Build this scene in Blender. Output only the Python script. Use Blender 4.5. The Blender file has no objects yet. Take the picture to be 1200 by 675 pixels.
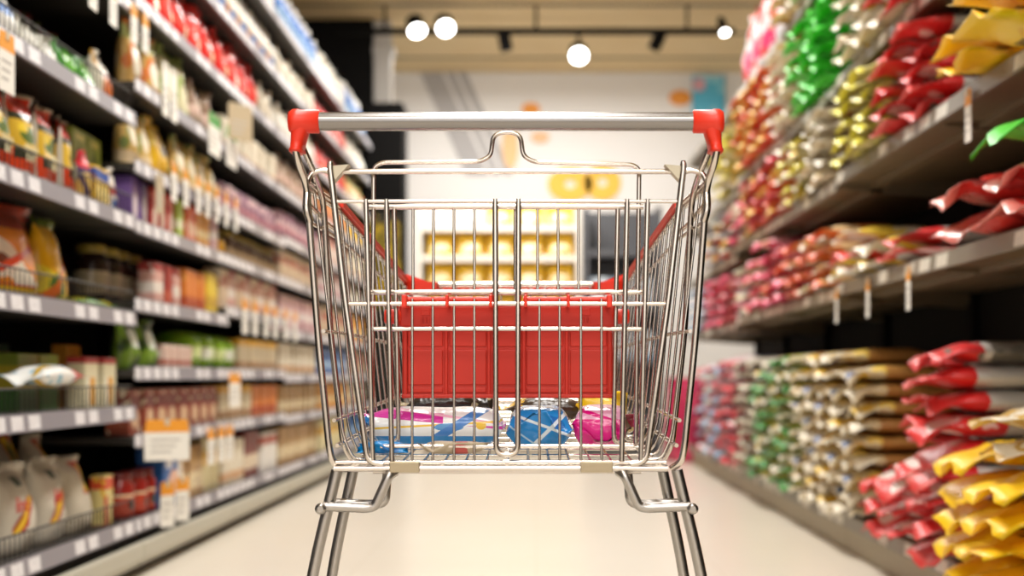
import bpy, bmesh, math, random
from mathutils import Vector, Matrix, noise

random.seed(7)
SC = bpy.context.scene
COL = SC.collection
PI = math.pi
F = 1200 * 50 / 36.0          # focal length in pixels of the 1200 px wide frame
H = 0.64                      # camera height

# ------------------------------------------------------------------ colours
def lin(h):
    if isinstance(h, tuple):
        return h if len(h) == 4 else h + (1,)
    h = h.lstrip('#')
    c = [int(h[i:i + 2], 16) / 255 for i in (0, 2, 4)]
    return tuple((x / 12.92 if x <= .04045 else ((x + .055) / 1.055) ** 2.4) for x in c) + (1,)

# ------------------------------------------------------------------ node helpers
class NT:
    def __init__(s, name):
        s.m = bpy.data.materials.new(name); s.m.use_nodes = True
        s.t = s.m.node_tree; s.n = s.t.nodes; s.l = s.t.links
        s.bsdf = s.n['Principled BSDF']
        s.tc = None
    def coord(s, which='Generated'):
        if s.tc is None:
            s.tc = s.n.new('ShaderNodeTexCoord')
        return s.tc.outputs[which]
    def sep(s, sock):
        q = s.n.new('ShaderNodeSeparateXYZ'); s.l.new(sock, q.inputs[0]); return q.outputs
    def math(s, op, a, b=None, c=None, clamp=False):
        q = s.n.new('ShaderNodeMath'); q.operation = op; q.use_clamp = clamp
        for i, v in enumerate((a, b, c)):
            if v is None: continue
            if isinstance(v, (int, float)): q.inputs[i].default_value = v
            else: s.l.new(v, q.inputs[i])
        return q.outputs[0]
    def rng(s, v, lo, hi):
        a = s.math('GREATER_THAN', v, lo); b = s.math('LESS_THAN', v, hi)
        return s.math('MULTIPLY', a, b)
    def mix(s, fac, a, b):
        q = s.n.new('ShaderNodeMix'); q.data_type = 'RGBA'
        for i, v in ((0, fac), (6, a), (7, b)):
            if isinstance(v, (int, float, tuple)): q.inputs[i].default_value = v
            else: s.l.new(v, q.inputs[i])
        return q.outputs[2]
    def noise(s, sock, scale, detail=2.0, rough=.5):
        q = s.n.new('ShaderNodeTexNoise'); s.l.new(sock, q.inputs['Vector'])
        q.inputs['Scale'].default_value = scale; q.inputs['Detail'].default_value = detail
        q.inputs['Roughness'].default_value = rough
        return q.outputs[0]
    def bump(s, h, strength=.3, dist=.01):
        q = s.n.new('ShaderNodeBump'); q.inputs['Strength'].default_value = strength
        q.inputs['Distance'].default_value = dist
        s.l.new(h, q.inputs['Height']); s.l.new(q.outputs[0], s.bsdf.inputs['Normal'])

def simple(name, col, rough=.5, metal=0.0, spec=.5, bump=None, vary=None):
    t = NT(name); b = t.bsdf
    b.inputs['Base Color'].default_value = lin(col)
    b.inputs['Roughness'].default_value = rough
    b.inputs['Metallic'].default_value = metal
    b.inputs['Specular IOR Level'].default_value = spec
    if vary:
        n = t.noise(t.coord('Object'), vary[0], 3)
        t.l.new(t.mix(n, lin(col), lin(vary[1])), b.inputs['Base Color'])
    if bump:
        t.bump(t.noise(t.coord('Object'), bump[0], 3), bump[1], bump[2])
    return t.m

_pm = {}
def pack(name, base, layers=(), rough=.32, wr=.35, wscale=22):
    """printed packaging: a base colour under bands, patches, ellipses and speckle prints"""
    if name in _pm: return _pm[name]
    t = NT(name); b = t.bsdf
    xyz = t.sep(t.coord('Generated')); ax = {'x': xyz[0], 'y': xyz[1], 'z': xyz[2]}
    c = lin(base)
    for L in layers:
        k = L[0]
        if k == 'b':                                    # band: axis, lo, hi, colour
            f = t.rng(ax[L[1]], L[2], L[3]); col = L[4]
        elif k == 'r':                                  # rectangle: axes, u0, u1, v0, v1, colour
            f = t.math('MULTIPLY', t.rng(ax[L[1][0]], L[2], L[3]), t.rng(ax[L[1][1]], L[4], L[5])); col = L[6]
        elif k == 'e':                                  # ellipse: axes, cu, cv, ru, rv, colour
            du = t.math('DIVIDE', t.math('SUBTRACT', ax[L[1][0]], L[2]), L[4])
            dv = t.math('DIVIDE', t.math('SUBTRACT', ax[L[1][1]], L[3]), L[5])
            rr = t.math('ADD', t.math('MULTIPLY', du, du), t.math('MULTIPLY', dv, dv))
            f = t.math('LESS_THAN', rr, 1.0); col = L[6]
        elif k == 'd':                                  # diagonal band: axes, slope, lo, hi, colour
            q = t.math('ADD', ax[L[1][1]], t.math('MULTIPLY', ax[L[1][0]], L[2]))
            f = t.rng(q, L[3], L[4]); col = L[5]
        elif k == 'n':                                  # printed speckle: scale, threshold, colour
            f = t.math('GREATER_THAN', t.noise(t.coord('Object'), L[1], 2), L[2]); col = L[3]
        c = t.mix(f, c, lin(col))
    if isinstance(c, tuple): b.inputs['Base Color'].default_value = c
    else: t.l.new(c, b.inputs['Base Color'])
    b.inputs['Roughness'].default_value = rough
    if wr:
        t.bump(t.noise(t.coord('Object'), wscale, 3), wr, .012)
    _pm[name] = t.m
    return t.m

# ------------------------------------------------------------------ mesh builder
class MB:
    def __init__(s): s.v = []; s.f = []; s.mi = []; s.sm = []
    def add(s, verts, faces, mi=0, smooth=False):
        o = len(s.v); s.v += [tuple(v) for v in verts]
        for f in faces:
            s.f.append(tuple(i + o for i in f)); s.mi.append(mi); s.sm.append(smooth)
    def box(s, c, d, mi=0, rot=None, bev=0):
        """box centred at c with full sizes d; bev chamfers every edge"""
        x, y, z = d[0] / 2, d[1] / 2, d[2] / 2
        if bev <= 0:
            V = [(i * x, j * y, k * z) for i in (-1, 1) for j in (-1, 1) for k in (-1, 1)]
            Fc = [(0, 1, 3, 2), (4, 6, 7, 5), (0, 4, 5, 1), (2, 3, 7, 6), (0, 2, 6, 4), (1, 5, 7, 3)]
        else:
            bm = bmesh.new(); bmesh.ops.create_cube(bm, size=1)
            for v in bm.verts: v.co = (v.co.x * d[0], v.co.y * d[1], v.co.z * d[2])
            bmesh.ops.bevel(bm, geom=bm.edges[:], offset=min(bev, min(d) * .45), segments=2, profile=.5, affect='EDGES')
            bm.verts.index_update()
            V = [v.co[:] for v in bm.verts]; Fc = [tuple(v.index for v in f.verts) for f in bm.faces]; bm.free()
        c = Vector(c)
        if rot is not None: V = [rot @ Vector(v) + c for v in V]
        else: V = [Vector(v) + c for v in V]
        s.add(V, Fc, mi, False)
    def tube(s, pts, r, n=8, mi=0, cap=True):
        pts = [Vector(p) for p in pts]
        rs = r if isinstance(r, (list, tuple)) else [r] * len(pts)
        T = []
        for i in range(len(pts)):
            a = pts[max(i - 1, 0)]; b = pts[min(i + 1, len(pts) - 1)]
            d = (b - a); T.append(d.normalized() if d.length > 1e-9 else Vector((0, 0, 1)))
        up = Vector((0, 0, 1)) if abs(T[0].z) < .9 else Vector((1, 0, 0))
        nrm = T[0].cross(up).normalized(); V = []
        for i, p in enumerate(pts):
            nrm = (nrm - T[i] * nrm.dot(T[i])).normalized(); bi = T[i].cross(nrm)
            for k in range(n):
                a = 2 * PI * k / n
                V.append(p + (nrm * math.cos(a) + bi * math.sin(a)) * rs[i])
        Fc = []
        for i in range(len(pts) - 1):
            for k in range(n):
                k2 = (k + 1) % n
                Fc.append((i * n + k, i * n + k2, (i + 1) * n + k2, (i + 1) * n + k))
        s.add(V, Fc, mi, True)
        if cap:
            m = len(pts) - 1
            s.add(V[:n], [tuple(range(n))[::-1]], mi, False)
            s.add(V[m * n:], [tuple(range(n))], mi, False)
    def lathe(s, prof, n=16, c=(0, 0, 0), axis='z', mi=0, cap=True, smooth=True):
        V = []
        for r, h in prof:
            for k in range(n):
                a = 2 * PI * k / n; p = (r * math.cos(a), r * math.sin(a), h)
                if axis == 'x': p = (p[2], p[0], p[1])
                elif axis == 'y': p = (p[1], p[2], p[0])
                V.append((p[0] + c[0], p[1] + c[1], p[2] + c[2]))
        Fc = []
        for i in range(len(prof) - 1):
            for k in range(n):
                k2 = (k + 1) % n
                Fc.append((i * n + k, i * n + k2, (i + 1) * n + k2, (i + 1) * n + k))
        s.add(V, Fc, mi, smooth)
        if cap:
            s.add(V[:n], [tuple(range(n))[::-1]], mi, False)
            s.add(V[-n:], [tuple(range(n))], mi, False)
    def prism(s, poly, axis, a, b, mi=0):
        """extrude a 2-D polygon along an axis from a to b"""
        def P(u, v, w):
            return {'x': (w, u, v), 'y': (u, w, v), 'z': (u, v, w)}[axis]
        n = len(poly)
        V = [P(u, v, a) for u, v in poly] + [P(u, v, b) for u, v in poly]
        Fc = [tuple(range(n))[::-1], tuple(range(n, 2 * n))]
        for k in range(n):
            k2 = (k + 1) % n; Fc.append((k, k2, n + k2, n + k))
        s.add(V, Fc, mi, False)
    def mesh(s, name, mats, weld=False):
        me = bpy.data.meshes.new(name); me.from_pydata(s.v, [], s.f)
        for m in (mats if isinstance(mats, (list, tuple)) else [mats]): me.materials.append(m)
        me.polygons.foreach_set('material_index', s.mi); me.polygons.foreach_set('use_smooth', s.sm)
        bm = bmesh.new(); bm.from_mesh(me)
        if weld: bmesh.ops.remove_doubles(bm, verts=bm.verts[:], dist=2e-4)
        bmesh.ops.recalc_face_normals(bm, faces=bm.faces[:])
        bm.to_mesh(me); bm.free(); me.update()
        return me

def fillet(pts, r, n=5):
    """round the inner corners of a polyline"""
    pts = [Vector(p) for p in pts]; out = [pts[0]]
    for i in range(1, len(pts) - 1):
        a, b, c = pts[i - 1], pts[i], pts[i + 1]
        d1, d2 = (a - b), (c - b); q = min(r, d1.length * .49, d2.length * .49)
        p, e = b + d1.normalized() * q, b + d2.normalized() * q
        for k in range(n + 1):
            t = k / n
            out.append(p * (1 - t) ** 2 + b * 2 * t * (1 - t) + e * t * t)
    out.append(pts[-1]); return out

# ------------------------------------------------------------------ objects
def tag(o, label=None, cat=None, group=None, kind=None):
    if label: o['label'] = label
    if cat: o['category'] = cat
    if group: o['group'] = group
    if kind: o['kind'] = kind
    return o
def ob(name, me, parent=None, loc=(0, 0, 0), rz=0.0):
    o = bpy.data.objects.new(name, me); COL.objects.link(o)
    o.location = loc; o.rotation_euler = (0, 0, rz)
    if parent is not None: o.parent = parent
    return o
def empty(name, loc=(0, 0, 0), rz=0.0):
    o = ob(name, None, None, loc, rz); o.empty_display_size = .1; return o
def text_mesh(s, size, mat, depth=.0008):
    cu = bpy.data.curves.new('lettering', 'FONT'); cu.body = s; cu.size = size
    cu.extrude = depth; cu.align_x = 'CENTER'; cu.align_y = 'CENTER'; cu.resolution_u = 3
    o = bpy.data.objects.new('lettering', cu); COL.objects.link(o)
    bpy.context.view_layer.update()
    me = bpy.data.meshes.new_from_object(o.evaluated_get(bpy.context.evaluated_depsgraph_get()))
    bpy.data.objects.remove(o); me.materials.clear(); me.materials.append(mat)
    me.transform(Matrix.Rotation(PI / 2, 4, 'X'))      # stands upright facing -Y
    return me
ORD = ('first second third fourth fifth sixth seventh eighth ninth tenth eleventh twelfth thirteenth fourteenth '
       'fifteenth sixteenth seventeenth eighteenth nineteenth twentieth').split()
# ================================================================== materials of the place
M = {}
M['steel'] = simple('polished steel', '#d8d0c8', .2, 1.0)
M['tube'] = simple('satin steel tube', '#b4b0ac', .3, 1.0)
M['handle'] = simple('handle steel', '#8e8b89', .24, 1.0)
M['red'] = simple('red plastic', '#e6331a', .38, bump=(60, .05, .002))
M['redflap'] = simple('matt red plastic', '#cb2610', .45, bump=(90, .06, .002))
M['clear'] = simple('cream plastic', '#cfc6ae', .4)
M['shelfdark'] = simple('dark grey shelf steel', '#2b2723', .5, .0)
M['shelfback'] = simple('black shelf back', '#100d0b', .8, spec=.2)
M['shelfbrown'] = simple('brown grey shelf steel', '#6a5a42', .5)
M['plinth'] = simple('taupe plinth', '#a3957b', .5)
M['bumper'] = simple('pale grey bumper', '#b9b5a4', .4)
M['wire'] = simple('dark wire', '#1f1b16', .45, .2)
M['white'] = simple('white card', '#f2efe6', .6)
M['orange'] = simple('orange card', '#f0a02c', .6)
M['greenp'] = simple('green print', '#4fa04a', .6)
M['beige'] = simple('beige card', '#bfae90', .6)
M['ink'] = simple('black ink', '#191714', .6)
M['redink'] = simple('red ink', '#c22a20', .6)
M['creamink'] = simple('cream ink', '#f4ecc0', .5)
M['blueink'] = simple('blue ink', '#2f86c8', .5)
M['black'] = simple('black laminate', '#080706', .8, spec=.12)
M['post'] = simple('grey post paint', '#a9a39b', .6)
M['rubber'] = simple('grey rubber', '#4a4a4a', .7)

def rail_mat(name, base, label, duty, period, seed):
    """price rail: a grey holder with paper labels slid in at a regular pitch, some missing"""
    t = NT(name); b = t.bsdf
    y = t.sep(t.coord('Object'))[1]; z = t.sep(t.coord('Generated'))[2]
    q = t.math('DIVIDE', y, period); fr = t.math('FRACT', q); cell = t.math('FLOOR', q)
    wn = t.n.new('ShaderNodeTexWhiteNoise'); wn.noise_dimensions = '1D'
    t.l.new(t.math('ADD', cell, seed), wn.inputs['W'])
    on = t.math('LESS_THAN', wn.outputs[0], duty)
    lab = t.math('MULTIPLY', t.math('MULTIPLY', t.rng(fr, .12, .8), t.rng(z, .12, .88)), on)
    # thin lines of grey print on the label
    pr = t.math('GREATER_THAN', t.noise(t.coord('Object'), 160, 1), .6)
    paper = t.mix(t.math('MULTIPLY', pr, .45), lin(label), lin('#77757c'))
    t.l.new(t.mix(lab, lin(base), paper), b.inputs['Base Color'])
    b.inputs['Roughness'].default_value = .38
    b.inputs['Specular IOR Level'].default_value = .35
    return t.m
M['rail_left'] = rail_mat('grey price rail with white labels', '#8f8b92', '#eeecef', .75, .12, 3.0)
M['rail_right'] = rail_mat('grey price rail', '#7d7568', '#d8d2c4', .55, .16, 9.0)

# floor: cream polished tiles with faint joints and soft stains
t = NT('cream polished floor tiles'); o = t.coord('Object'); xyz = t.sep(o)
jx = t.math('LESS_THAN', t.math('FRACT', t.math('DIVIDE', xyz[0], .6)), .006)
jy = t.math('LESS_THAN', t.math('FRACT', t.math('DIVIDE', xyz[1], .6)), .006)
j = t.math('MAXIMUM', jx, jy)
n = t.noise(o, 1.2, 4)
c = t.mix(n, lin('#e3dac9'), lin('#ebe3d5'))
t.l.new(t.mix(t.math('MULTIPLY', j, .35), c, lin('#b7a88e')), t.bsdf.inputs['Base Color'])
t.bsdf.inputs['Roughness'].default_value = .28
t.bump(t.noise(o, 6, 2), .03, .01)
M['floor'] = t.m

# ceiling: tan boards with dark gaps running across the aisle
t = NT('tan ceiling boards'); o = t.coord('Object'); xyz = t.sep(o)
fr = t.math('FRACT', t.math('DIVIDE', xyz[1], .95))
gap = t.rng(fr, .0, .1)
n = t.noise(o, 3, 4)
c = t.mix(n, lin('#d6bb8a'), lin('#e2cca0'))
t.l.new(t.mix(t.math('MULTIPLY', gap, .85), c, lin('#54452e')), t.bsdf.inputs['Base Color'])
t.bsdf.inputs['Roughness'].default_value = .7
M['ceiling'] = t.m
M['wallpaint'] = simple('white wall paint', '#e9e6e4', .7, vary=(1.5, '#efedea'))

# ================================================================== setting
CEIL = 3.62; YB = 14.0
def struct(name, mb, mat):
    o = ob(name, mb.mesh(name, mat)); tag(o, kind='structure'); return o
m = MB(); m.box((0, 5.5, -.05), (9, 17.4, .1)); tag(struct('floor', m, M['floor']), 'cream polished tile floor of the shop aisle', 'floor')
m = MB(); m.box((0, 5.5, CEIL + .05), (9, 17.4, .1)); tag(struct('ceiling', m, M['ceiling']), 'tan boarded ceiling with dark gaps', 'ceiling')
m = MB(); m.box((0, YB + .1, CEIL / 2), (9, .2, CEIL)); tag(struct('wall_back', m, M['wallpaint']), 'white end wall across the aisle', 'wall')
m = MB(); m.box((0, -3.1, CEIL / 2), (9, .2, CEIL)); tag(struct('wall_front', m, M['wallpaint']), 'white wall behind the shopper', 'wall')
m = MB(); m.box((-4.5, 5.5, CEIL / 2), (.2, 17.4, CEIL)); tag(struct('wall_left', m, M['wallpaint']), 'white wall beyond the left shelves', 'wall')
m = MB(); m.box((4.5, 5.5, CEIL / 2), (.2, 17.4, CEIL)); tag(struct('wall_right', m, M['wallpaint']), 'white wall beyond the right shelves', 'wall')
# black partition and grey post at the end of the left shelving
m = MB(); m.box((-2.72, 12.0, CEIL / 2), (2.7, .2, CEIL)); tag(struct('partition', m, M['black']), 'black partition behind the end of the left shelves', 'wall')
m = MB(); m.box((-1.29, 12.02, CEIL / 2), (.15, .16, CEIL), bev=.01); m.box((-1.29, 12.02, 3.38), (.19, .2, .07), bev=.01)
tag(struct('column', m, M['post']), 'grey post beside the black partition', 'column')

def PX(px, py, Y):           # point of the place at distance Y that the photograph shows at (px, py)
    return Vector(((px - 628) * Y / F, Y, H - (py - 440) * Y / F))

# ---- graphics on the end wall
def wall_disc(name, cx, cz, rx, rz_, mat, label, ring=0.0):
    m = MB(); N = 28; V = []; 
    for k in range(N):
        a = 2 * PI * k / N; V.append((rx * math.cos(a), rz_ * math.sin(a)))
    if ring <= 0:
        m.prism(V, 'y', -.02, 0)
    else:
        for k in range(N):
            k2 = (k + 1) % N
            m.prism([V[k], V[k2], (V[k2][0] * ring, V[k2][1] * ring), (V[k][0] * ring, V[k][1] * ring)], 'y', -.02, 0)
    o = ob(name, m.mesh(name, mat), None, (cx, YB, cz)); tag(o, label, 'wall graphic'); return o
YEL = simple('yellow print', '#f2c14a', .6); ORA = simple('orange print', '#ee9a3a', .6); CYA = simple('cyan print', '#5ab6d6', .6)
GRS = simple('grey print', '#b3b0b0', .6)
p = PX(668, 216, YB); wall_disc('wall_graphic', p.x, p.z, .22, .17, YEL, 'round yellow shape on the end wall, left of its twin', ring=.25)
p = PX(706, 214, YB); wall_disc('wall_graphic', p.x, p.z, .18, .18, YEL, 'round yellow shape on the end wall, right of its twin', ring=.25)
p = PX(797, 115, YB); wall_disc('wall_graphic', p.x, p.z, .11, .075, ORA, 'small orange oval beside the cyan poster on the end wall')
p = PX(622, 128, YB); wall_disc('wall_graphic', p.x, p.z, .09, .06, ORA, 'small orange dab high on the end wall')
p = PX(598, 172, YB); wall_disc('wall_graphic', p.x, p.z, .08, .22, simple('pale orange print', '#f2c48e', .6), 'tall pale orange shape in the middle of the end wall')
p = PX(633, 161, YB); wall_disc('wall_graphic', p.x, p.z, .09, .06, simple('peach print', '#f4bd92', .6), 'peach dab beside the tall orange shape')
for i, x0 in enumerate((500, 513, 527, 541)):
    a = PX(x0, 84, YB); b = PX(x0 + 55, 205, YB); w = .04 if i else .07
    m = MB(); m.prism([(a.x - w, a.z), (a.x + w, a.z), (b.x + w, b.z), (b.x - w, b.z)], 'y', YB - .015, YB)
    o = ob('wall_stripe', m.mesh('wall_stripe', GRS)); tag(o, 'slanting grey stripe on the end wall, %s from the post' % ORD[i], 'wall graphic', 'slanting stripes on the end wall')
a = PX(812, 88, 13.9); b = PX(850, 140, 13.9)
m = MB(); m.box(((a.x + b.x) / 2, 13.95, (a.z + b.z) / 2), (b.x - a.x, .04, a.z - b.z), bev=.01)
o = ob('poster', m.mesh('poster', pack('cyan poster print', '#55b4d4', [('n', 7, .55, '#8fd0e2'), ('e', 'xz', .2, .8, .2, .15, '#d9a5b4')], .6, 0))); tag(o, 'cyan poster on the end wall above the right shelves', 'poster')

# ---- spot lamps on tracks below the ceiling
LAMPG = NT('lamp glass'); LAMPG.bsdf.inputs['Emission Color'].default_value = (1, .98, .94, 1); LAMPG.bsdf.inputs['Emission Strength'].default_value = 14
def track(name, Y, z, x0, x1, label):
    root = empty(name, ((x0 + x1) / 2, Y, z)); tag(root, label, 'lighting track')
    m = MB(); m.box((0, 0, 0), (x1 - x0, .05, .05), bev=.006); ob('rail', m.mesh('rail', M['black']), root)
    for sx in (-.38, 0, .38):
        m = MB(); L = CEIL - z; m.tube([(sx * (x1 - x0), 0, 0.02), (sx * (x1 - x0), 0, L)], .012); ob('hanger', m.mesh('hanger', M['black']), root)
    return root
def spot(X, Y, z, dx, dy, lit, label, tz, r=.055):
    root = empty('spot_lamp', (X, Y, z)); tag(root, label, 'spotlight')
    d = Vector((dx, dy, -1)).normalized(); q = d.to_track_quat('Z', 'Y').to_matrix()
    m = MB(); m.lathe([(r * .55, -.16), (r, -.12), (r, 0)], 18); m2 = MB()
    m2.add([q @ Vector(v) for v in m.v], m.f, 0, False); m2.sm = m.sm; ob('lamp_head', m2.mesh('lamp_head', M['black']), root)
    m = MB(); m.tube([q @ Vector((0, 0, -.1)), (0, .05, tz - z - .01), (0, .19, tz - z)], .012); ob('stem', m.mesh('stem', M['black']), root)
    m = MB(); m.lathe([(r * .3, .008), (r * .93, .004), (r * .93, -.004)], 18); m2 = MB()
    m2.add([q @ Vector(v) for v in m.v], m.f, 0, False)
    ob('lamp_glass', m2.mesh('lamp_glass', LAMPG.m if lit else M['rubber']), root)
    return root
track('lighting_track', 11.45, 3.41, -1.6, 1.6, 'black lighting track hung under the tan ceiling')
for px, py, lit, dx, dy, lab in ((490, 39, 1, .3, -.7, 'lit spotlight next to the grey post'), (523, 36, 1, .3, -1.2, 'lit spotlight, second from the grey post'),
                            (594, 62, 0, .2, .3, 'unlit black spotlight in the middle of the track'), (678, 68, 1, .05, -1.4, 'lit spotlight hanging lowest, middle of the track'),
                            (765, 60, 0, -.5, .5, 'unlit black spotlight tilted away, right of the lit one'), (848, 41, 1, .2, -.6, 'small lit spotlight beside the red bags on top shelf')):
    q = PX(px, py, 11.3)
    spot(q.x, 11.22, q.z, dx, dy, lit, lab, 3.375, r=.07 if lit and px != 848 else .05 if px != 848 else .035)

# ================================================================== light
def area(name, loc, rot, sx, sy, power, col=(1, .965, .92)):
    l = bpy.data.lights.new(name, 'AREA'); l.shape = 'RECTANGLE'; l.size = sx; l.size_y = sy; l.energy = power; l.color = col
    o = bpy.data.objects.new(name, l); COL.objects.link(o); o.location = loc; o.rotation_euler = rot; return o
LP = .7
area('aisle_lamp', (-.1, 1.5, 3.5), (0, 0, 0), .5, 2.6, 120 * LP)
area('aisle_lamp', (-.1, 5.0, 3.5), (0, 0, 0), .5, 2.6, 150 * LP)
area('aisle_lamp', (-.1, 8.5, 3.5), (0, 0, 0), .5, 2.6, 150 * LP)
area('aisle_lamp', (0, 12.6, 3.45), (0, 0, 0), 3.0, .6, 95 * LP)
area('rear_fill', (0, -2.8, 1.9), (math.radians(80), 0, 0), 4.5, 2.0, 60 * LP, (1, .98, .96))  # added soft fill behind the camera to brighten the bag fronts, not a window
area('display_lamp', (-.3, 10.5, 2.9), (math.radians(40), 0, 0), 1.2, .3, 70 * LP)
area('aisle_lamp', (-.1, -1.6, 3.4), (math.radians(25), 0, 0), 2.6, 1.0, 130 * LP)  # unseen lamp behind the camera, tilted forward as added frontal fill
w = bpy.data.worlds.new('World'); SC.world = w; w.use_nodes = True
w.node_tree.nodes['Background'].inputs[0].default_value = (1, .95, .88, 1); w.node_tree.nodes['Background'].inputs[1].default_value = .22

# ================================================================== camera
cam = bpy.data.cameras.new('camera'); co = bpy.data.objects.new('camera', cam); COL.objects.link(co)
co.location = (0, 0, H); co.rotation_euler = (PI / 2, 0, 0)
cam.lens = 50; cam.sensor_width = 36; cam.shift_x = -28 / 1200; cam.shift_y = 102.5 / 1200
cam.clip_start = .05; cam.clip_end = 60
cam.dof.use_dof = True; cam.dof.focus_distance = 2.03; cam.dof.aperture_fstop = 3.0; cam.dof.aperture_blades = 0
SC.camera = co
vs = SC.view_settings; vs.view_transform = 'Standard'; vs.look = 'None'; vs.gamma = 1; vs.use_curve_mapping = False
vs.exposure = -0.1
# ================================================================== shopping cart
CX, CY = -.0388, 1.90
cart = empty('shopping_cart', (CX, CY, 0))
tag(cart, 'steel wire shopping cart with red handle caps standing in the aisle', 'shopping cart')
def cz(py, y=0.0): return H - (py - 440) * (CY + y) / F
def cx_(px, y=0.0): return (px - 628) * (CY + y) / F - CX
def P(px, py, y=0.0): return Vector((cx_(px, y), y, cz(py, y)))
def mir(pts): return [Vector((-p[0], p[1], p[2])) for p in pts]
def part(name, mb, mat, parent=cart): return ob(name, mb.mesh(name, mat), parent)

# ---- handle
HY = -.045
hz = cz(142.5, HY)
m = MB(); m.lathe([(.0123, -.262), (.0123, .262)], 20, (0, HY, hz), 'x'); part('handle_bar', m, M['handle'])
for s in (-1, 1):
    m = MB()
    m.lathe([(.0128, s * .243), (.0154, s * .2445), (.0154, s * .268), (.0165, s * .2705), (.0165, s * .2775), (.013, s * .283), (.004, s * .2845)], 20, (0, HY, hz), 'x')
    # the neck that runs down over the two uprights
    secs = [(hz, .266, .0135, HY, .0135), (hz - .012, .269, .0115, HY + .004, .0155), (hz - .026, .2725, .009, HY + .010, .02), (hz - .0352, .2745, .0085, HY + .014, .023), (hz - .0355, .2745, .0095, HY + .014, .0245), (hz - .0385, .2745, .0095, HY + .014, .0245)]
    V = []; Fc = []; N = 16
    for z, x, hx, yc, hy in secs:
        for k in range(N):
            a = 2 * PI * k / N; ca, sa = math.cos(a), math.sin(a)
            V.append((s * x + hx * math.copysign(abs(ca) ** .6, ca), yc + hy * math.copysign(abs(sa) ** .6, sa), z))
    for i in range(len(secs) - 1):
        for k in range(N): Fc.append((i * N + k, i * N + (k + 1) % N, (i + 1) * N + (k + 1) % N, (i + 1) * N + k))
    Fc.append(tuple(range((len(secs) - 1) * N, len(secs) * N)))
    m.add(V, Fc, 0, True)
    part('handle_cap', m, M['red'])

# ---- uprights behind the cap, two tubes on each side
for s in (-1, 1):
    o_ = fillet([(-.277, HY + .002, .945), (-.2735, HY + .01, .921), (-.267, -.005, .897), (-.252, 0, .69), (-.2375, 0, .545), (-.2335, .004, .524), (-.221, .012, .515)], .03, 4)
    m = MB(); m.tube(o_ if s < 0 else mir(o_), .0048, 10); part('upright', m, M['steel'])
    i_ = fillet([(-.271, HY + .026, .945), (-.259, HY + .04, .915), (-.252, .045, .885), (-.243, .05, .70), (-.226, .055, .545), (-.215, .06, .525)], .03, 4)
    m = MB(); m.tube(i_ if s < 0 else mir(i_), .0042, 10); part('upright', m, M['steel'])
    # flat hooks that tie rim, upright and gate together
    m = MB()
    m.tube(fillet([(s * .267, -.002, .897), (s * .262, .0, .911), (s * .245, .004, .915), (s * .237, .004, .912)], .012, 4), .004, 8)
    m.tube([(s * .267, -.002, .898), (s * .252, .09, .888), (s * .246, .15, .884)], .004, 8)
    m.tube([(s * .264, 0, .868), (s * .252, .08, .851), (s * .2445, .15, .846)], .0035, 8)
    m.tube(fillet([(s * .266, -.004, .885), (s * .2665, -.01, .86), (s * .262, -.006, .845)], .01, 3), .0055, 8)
    part('rim_bracket', m, M['steel'])

# ---- side panels: rim, rails and close upright wires, tapering forward
def rim_pt(y):
    if y < .15:
        f = y / .15; return (.267 + (.245 - .267) * f, .897 + (.884 - .897) * f)
    f = (y - .15) / .67; return (.245 + (.2035 - .245) * f, .884 + (.809 - .884) * f)
def bot_pt(y):
    f = y / .82; return (.222 + (.168 - .222) * f, .524 + (.585 - .524) * f)
for s in (-1, 1):
    m = MB(); NW = 19
    for i in range(NW):
        y = .03 + .785 * i / (NW - 1); a, b = rim_pt(y), bot_pt(y)
        m.tube(fillet([(s * a[0], y, a[1]), (s * (b[0] + .003), y, b[1] + .03), (s * (b[0] - .012), y, b[1]), (s * (b[0] - .03), y, b[1])], .02, 3), .0021, 6)
    def side_line(h, r, y0=.0):
        pts = []
        for y in (y0, .15, .4, .6, .82):
            a, b = rim_pt(y), bot_pt(y); pts.append((s * (b[0] + (a[0] - b[0]) * h + .002), y, b[1] + (a[1] - b[1]) * h))
        m.tube(pts, r, 6)
    for h, r in ((.985, .0042), (.86, .0026), (.47, .003), (.15, .003), (.06, .003)): side_line(h, r)
    part('side_panel', m, M['steel'])
    # red plastic strip clipped over the rim
    m = MB(); V = []; Fc = []
    for y in (.15, .3, .5, .82):
        a = rim_pt(y); hw, hh = .0065, .0055
        for dx, dz in ((-hw, -hh), (hw, -hh), (hw, hh * .6), (hw * .5, hh), (-hw * .5, hh), (-hw, hh * .6)):
            V.append((s * a[0] + dx, y, a[1] + .004 + dz))
    for i in range(3):
        for k in range(6): Fc.append((i * 6 + k, i * 6 + (k + 1) % 6, i * 6 + 6 + (k + 1) % 6, i * 6 + 6 + k))
    Fc += [tuple(range(6)), tuple(range(18, 24))]
    m.add(V, Fc); part('rim_strip', m, M['red'])
    # red corner piece at the front
    m = MB(); zc = .809
    m.prism([(s * .2085, .828), (s * .2035, .76), (s * .19, .79), (s * .15, .80), (s * .146, .828)], 'z', zc - .012, zc + .009)
    m.prism([(s * .2085, zc + .009), (s * .2085, zc + .024), (s * .196, zc + .02), (s * .165, zc + .009)], 'y', .80, .828)
    part('corner_piece', m, M['red'])

# ---- front panel
m = MB()
for i in range(15):
    f = -1 + 2 * i / 14; m.tube([(f * .2, .82, .809), (f * .168, .822, .585)], .0022, 6)
for z, hw in ((.70, .186), (.64, .177), (.76, .195)): m.tube([(-hw, .82, z), (hw, .82, z)], .003, 6)
m.tube([(-.2035, .824, .815), (.2035, .824, .815)], .0045, 8)
m.tube([(-.172, .822, .592), (.172, .822, .592)], .0055, 8)
part('front_panel', m, M['steel'])
m = MB(); m.box((0, .828, .806), (.30, .006, .008), bev=.002); part('front_strip', m, M['red'])

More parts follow.
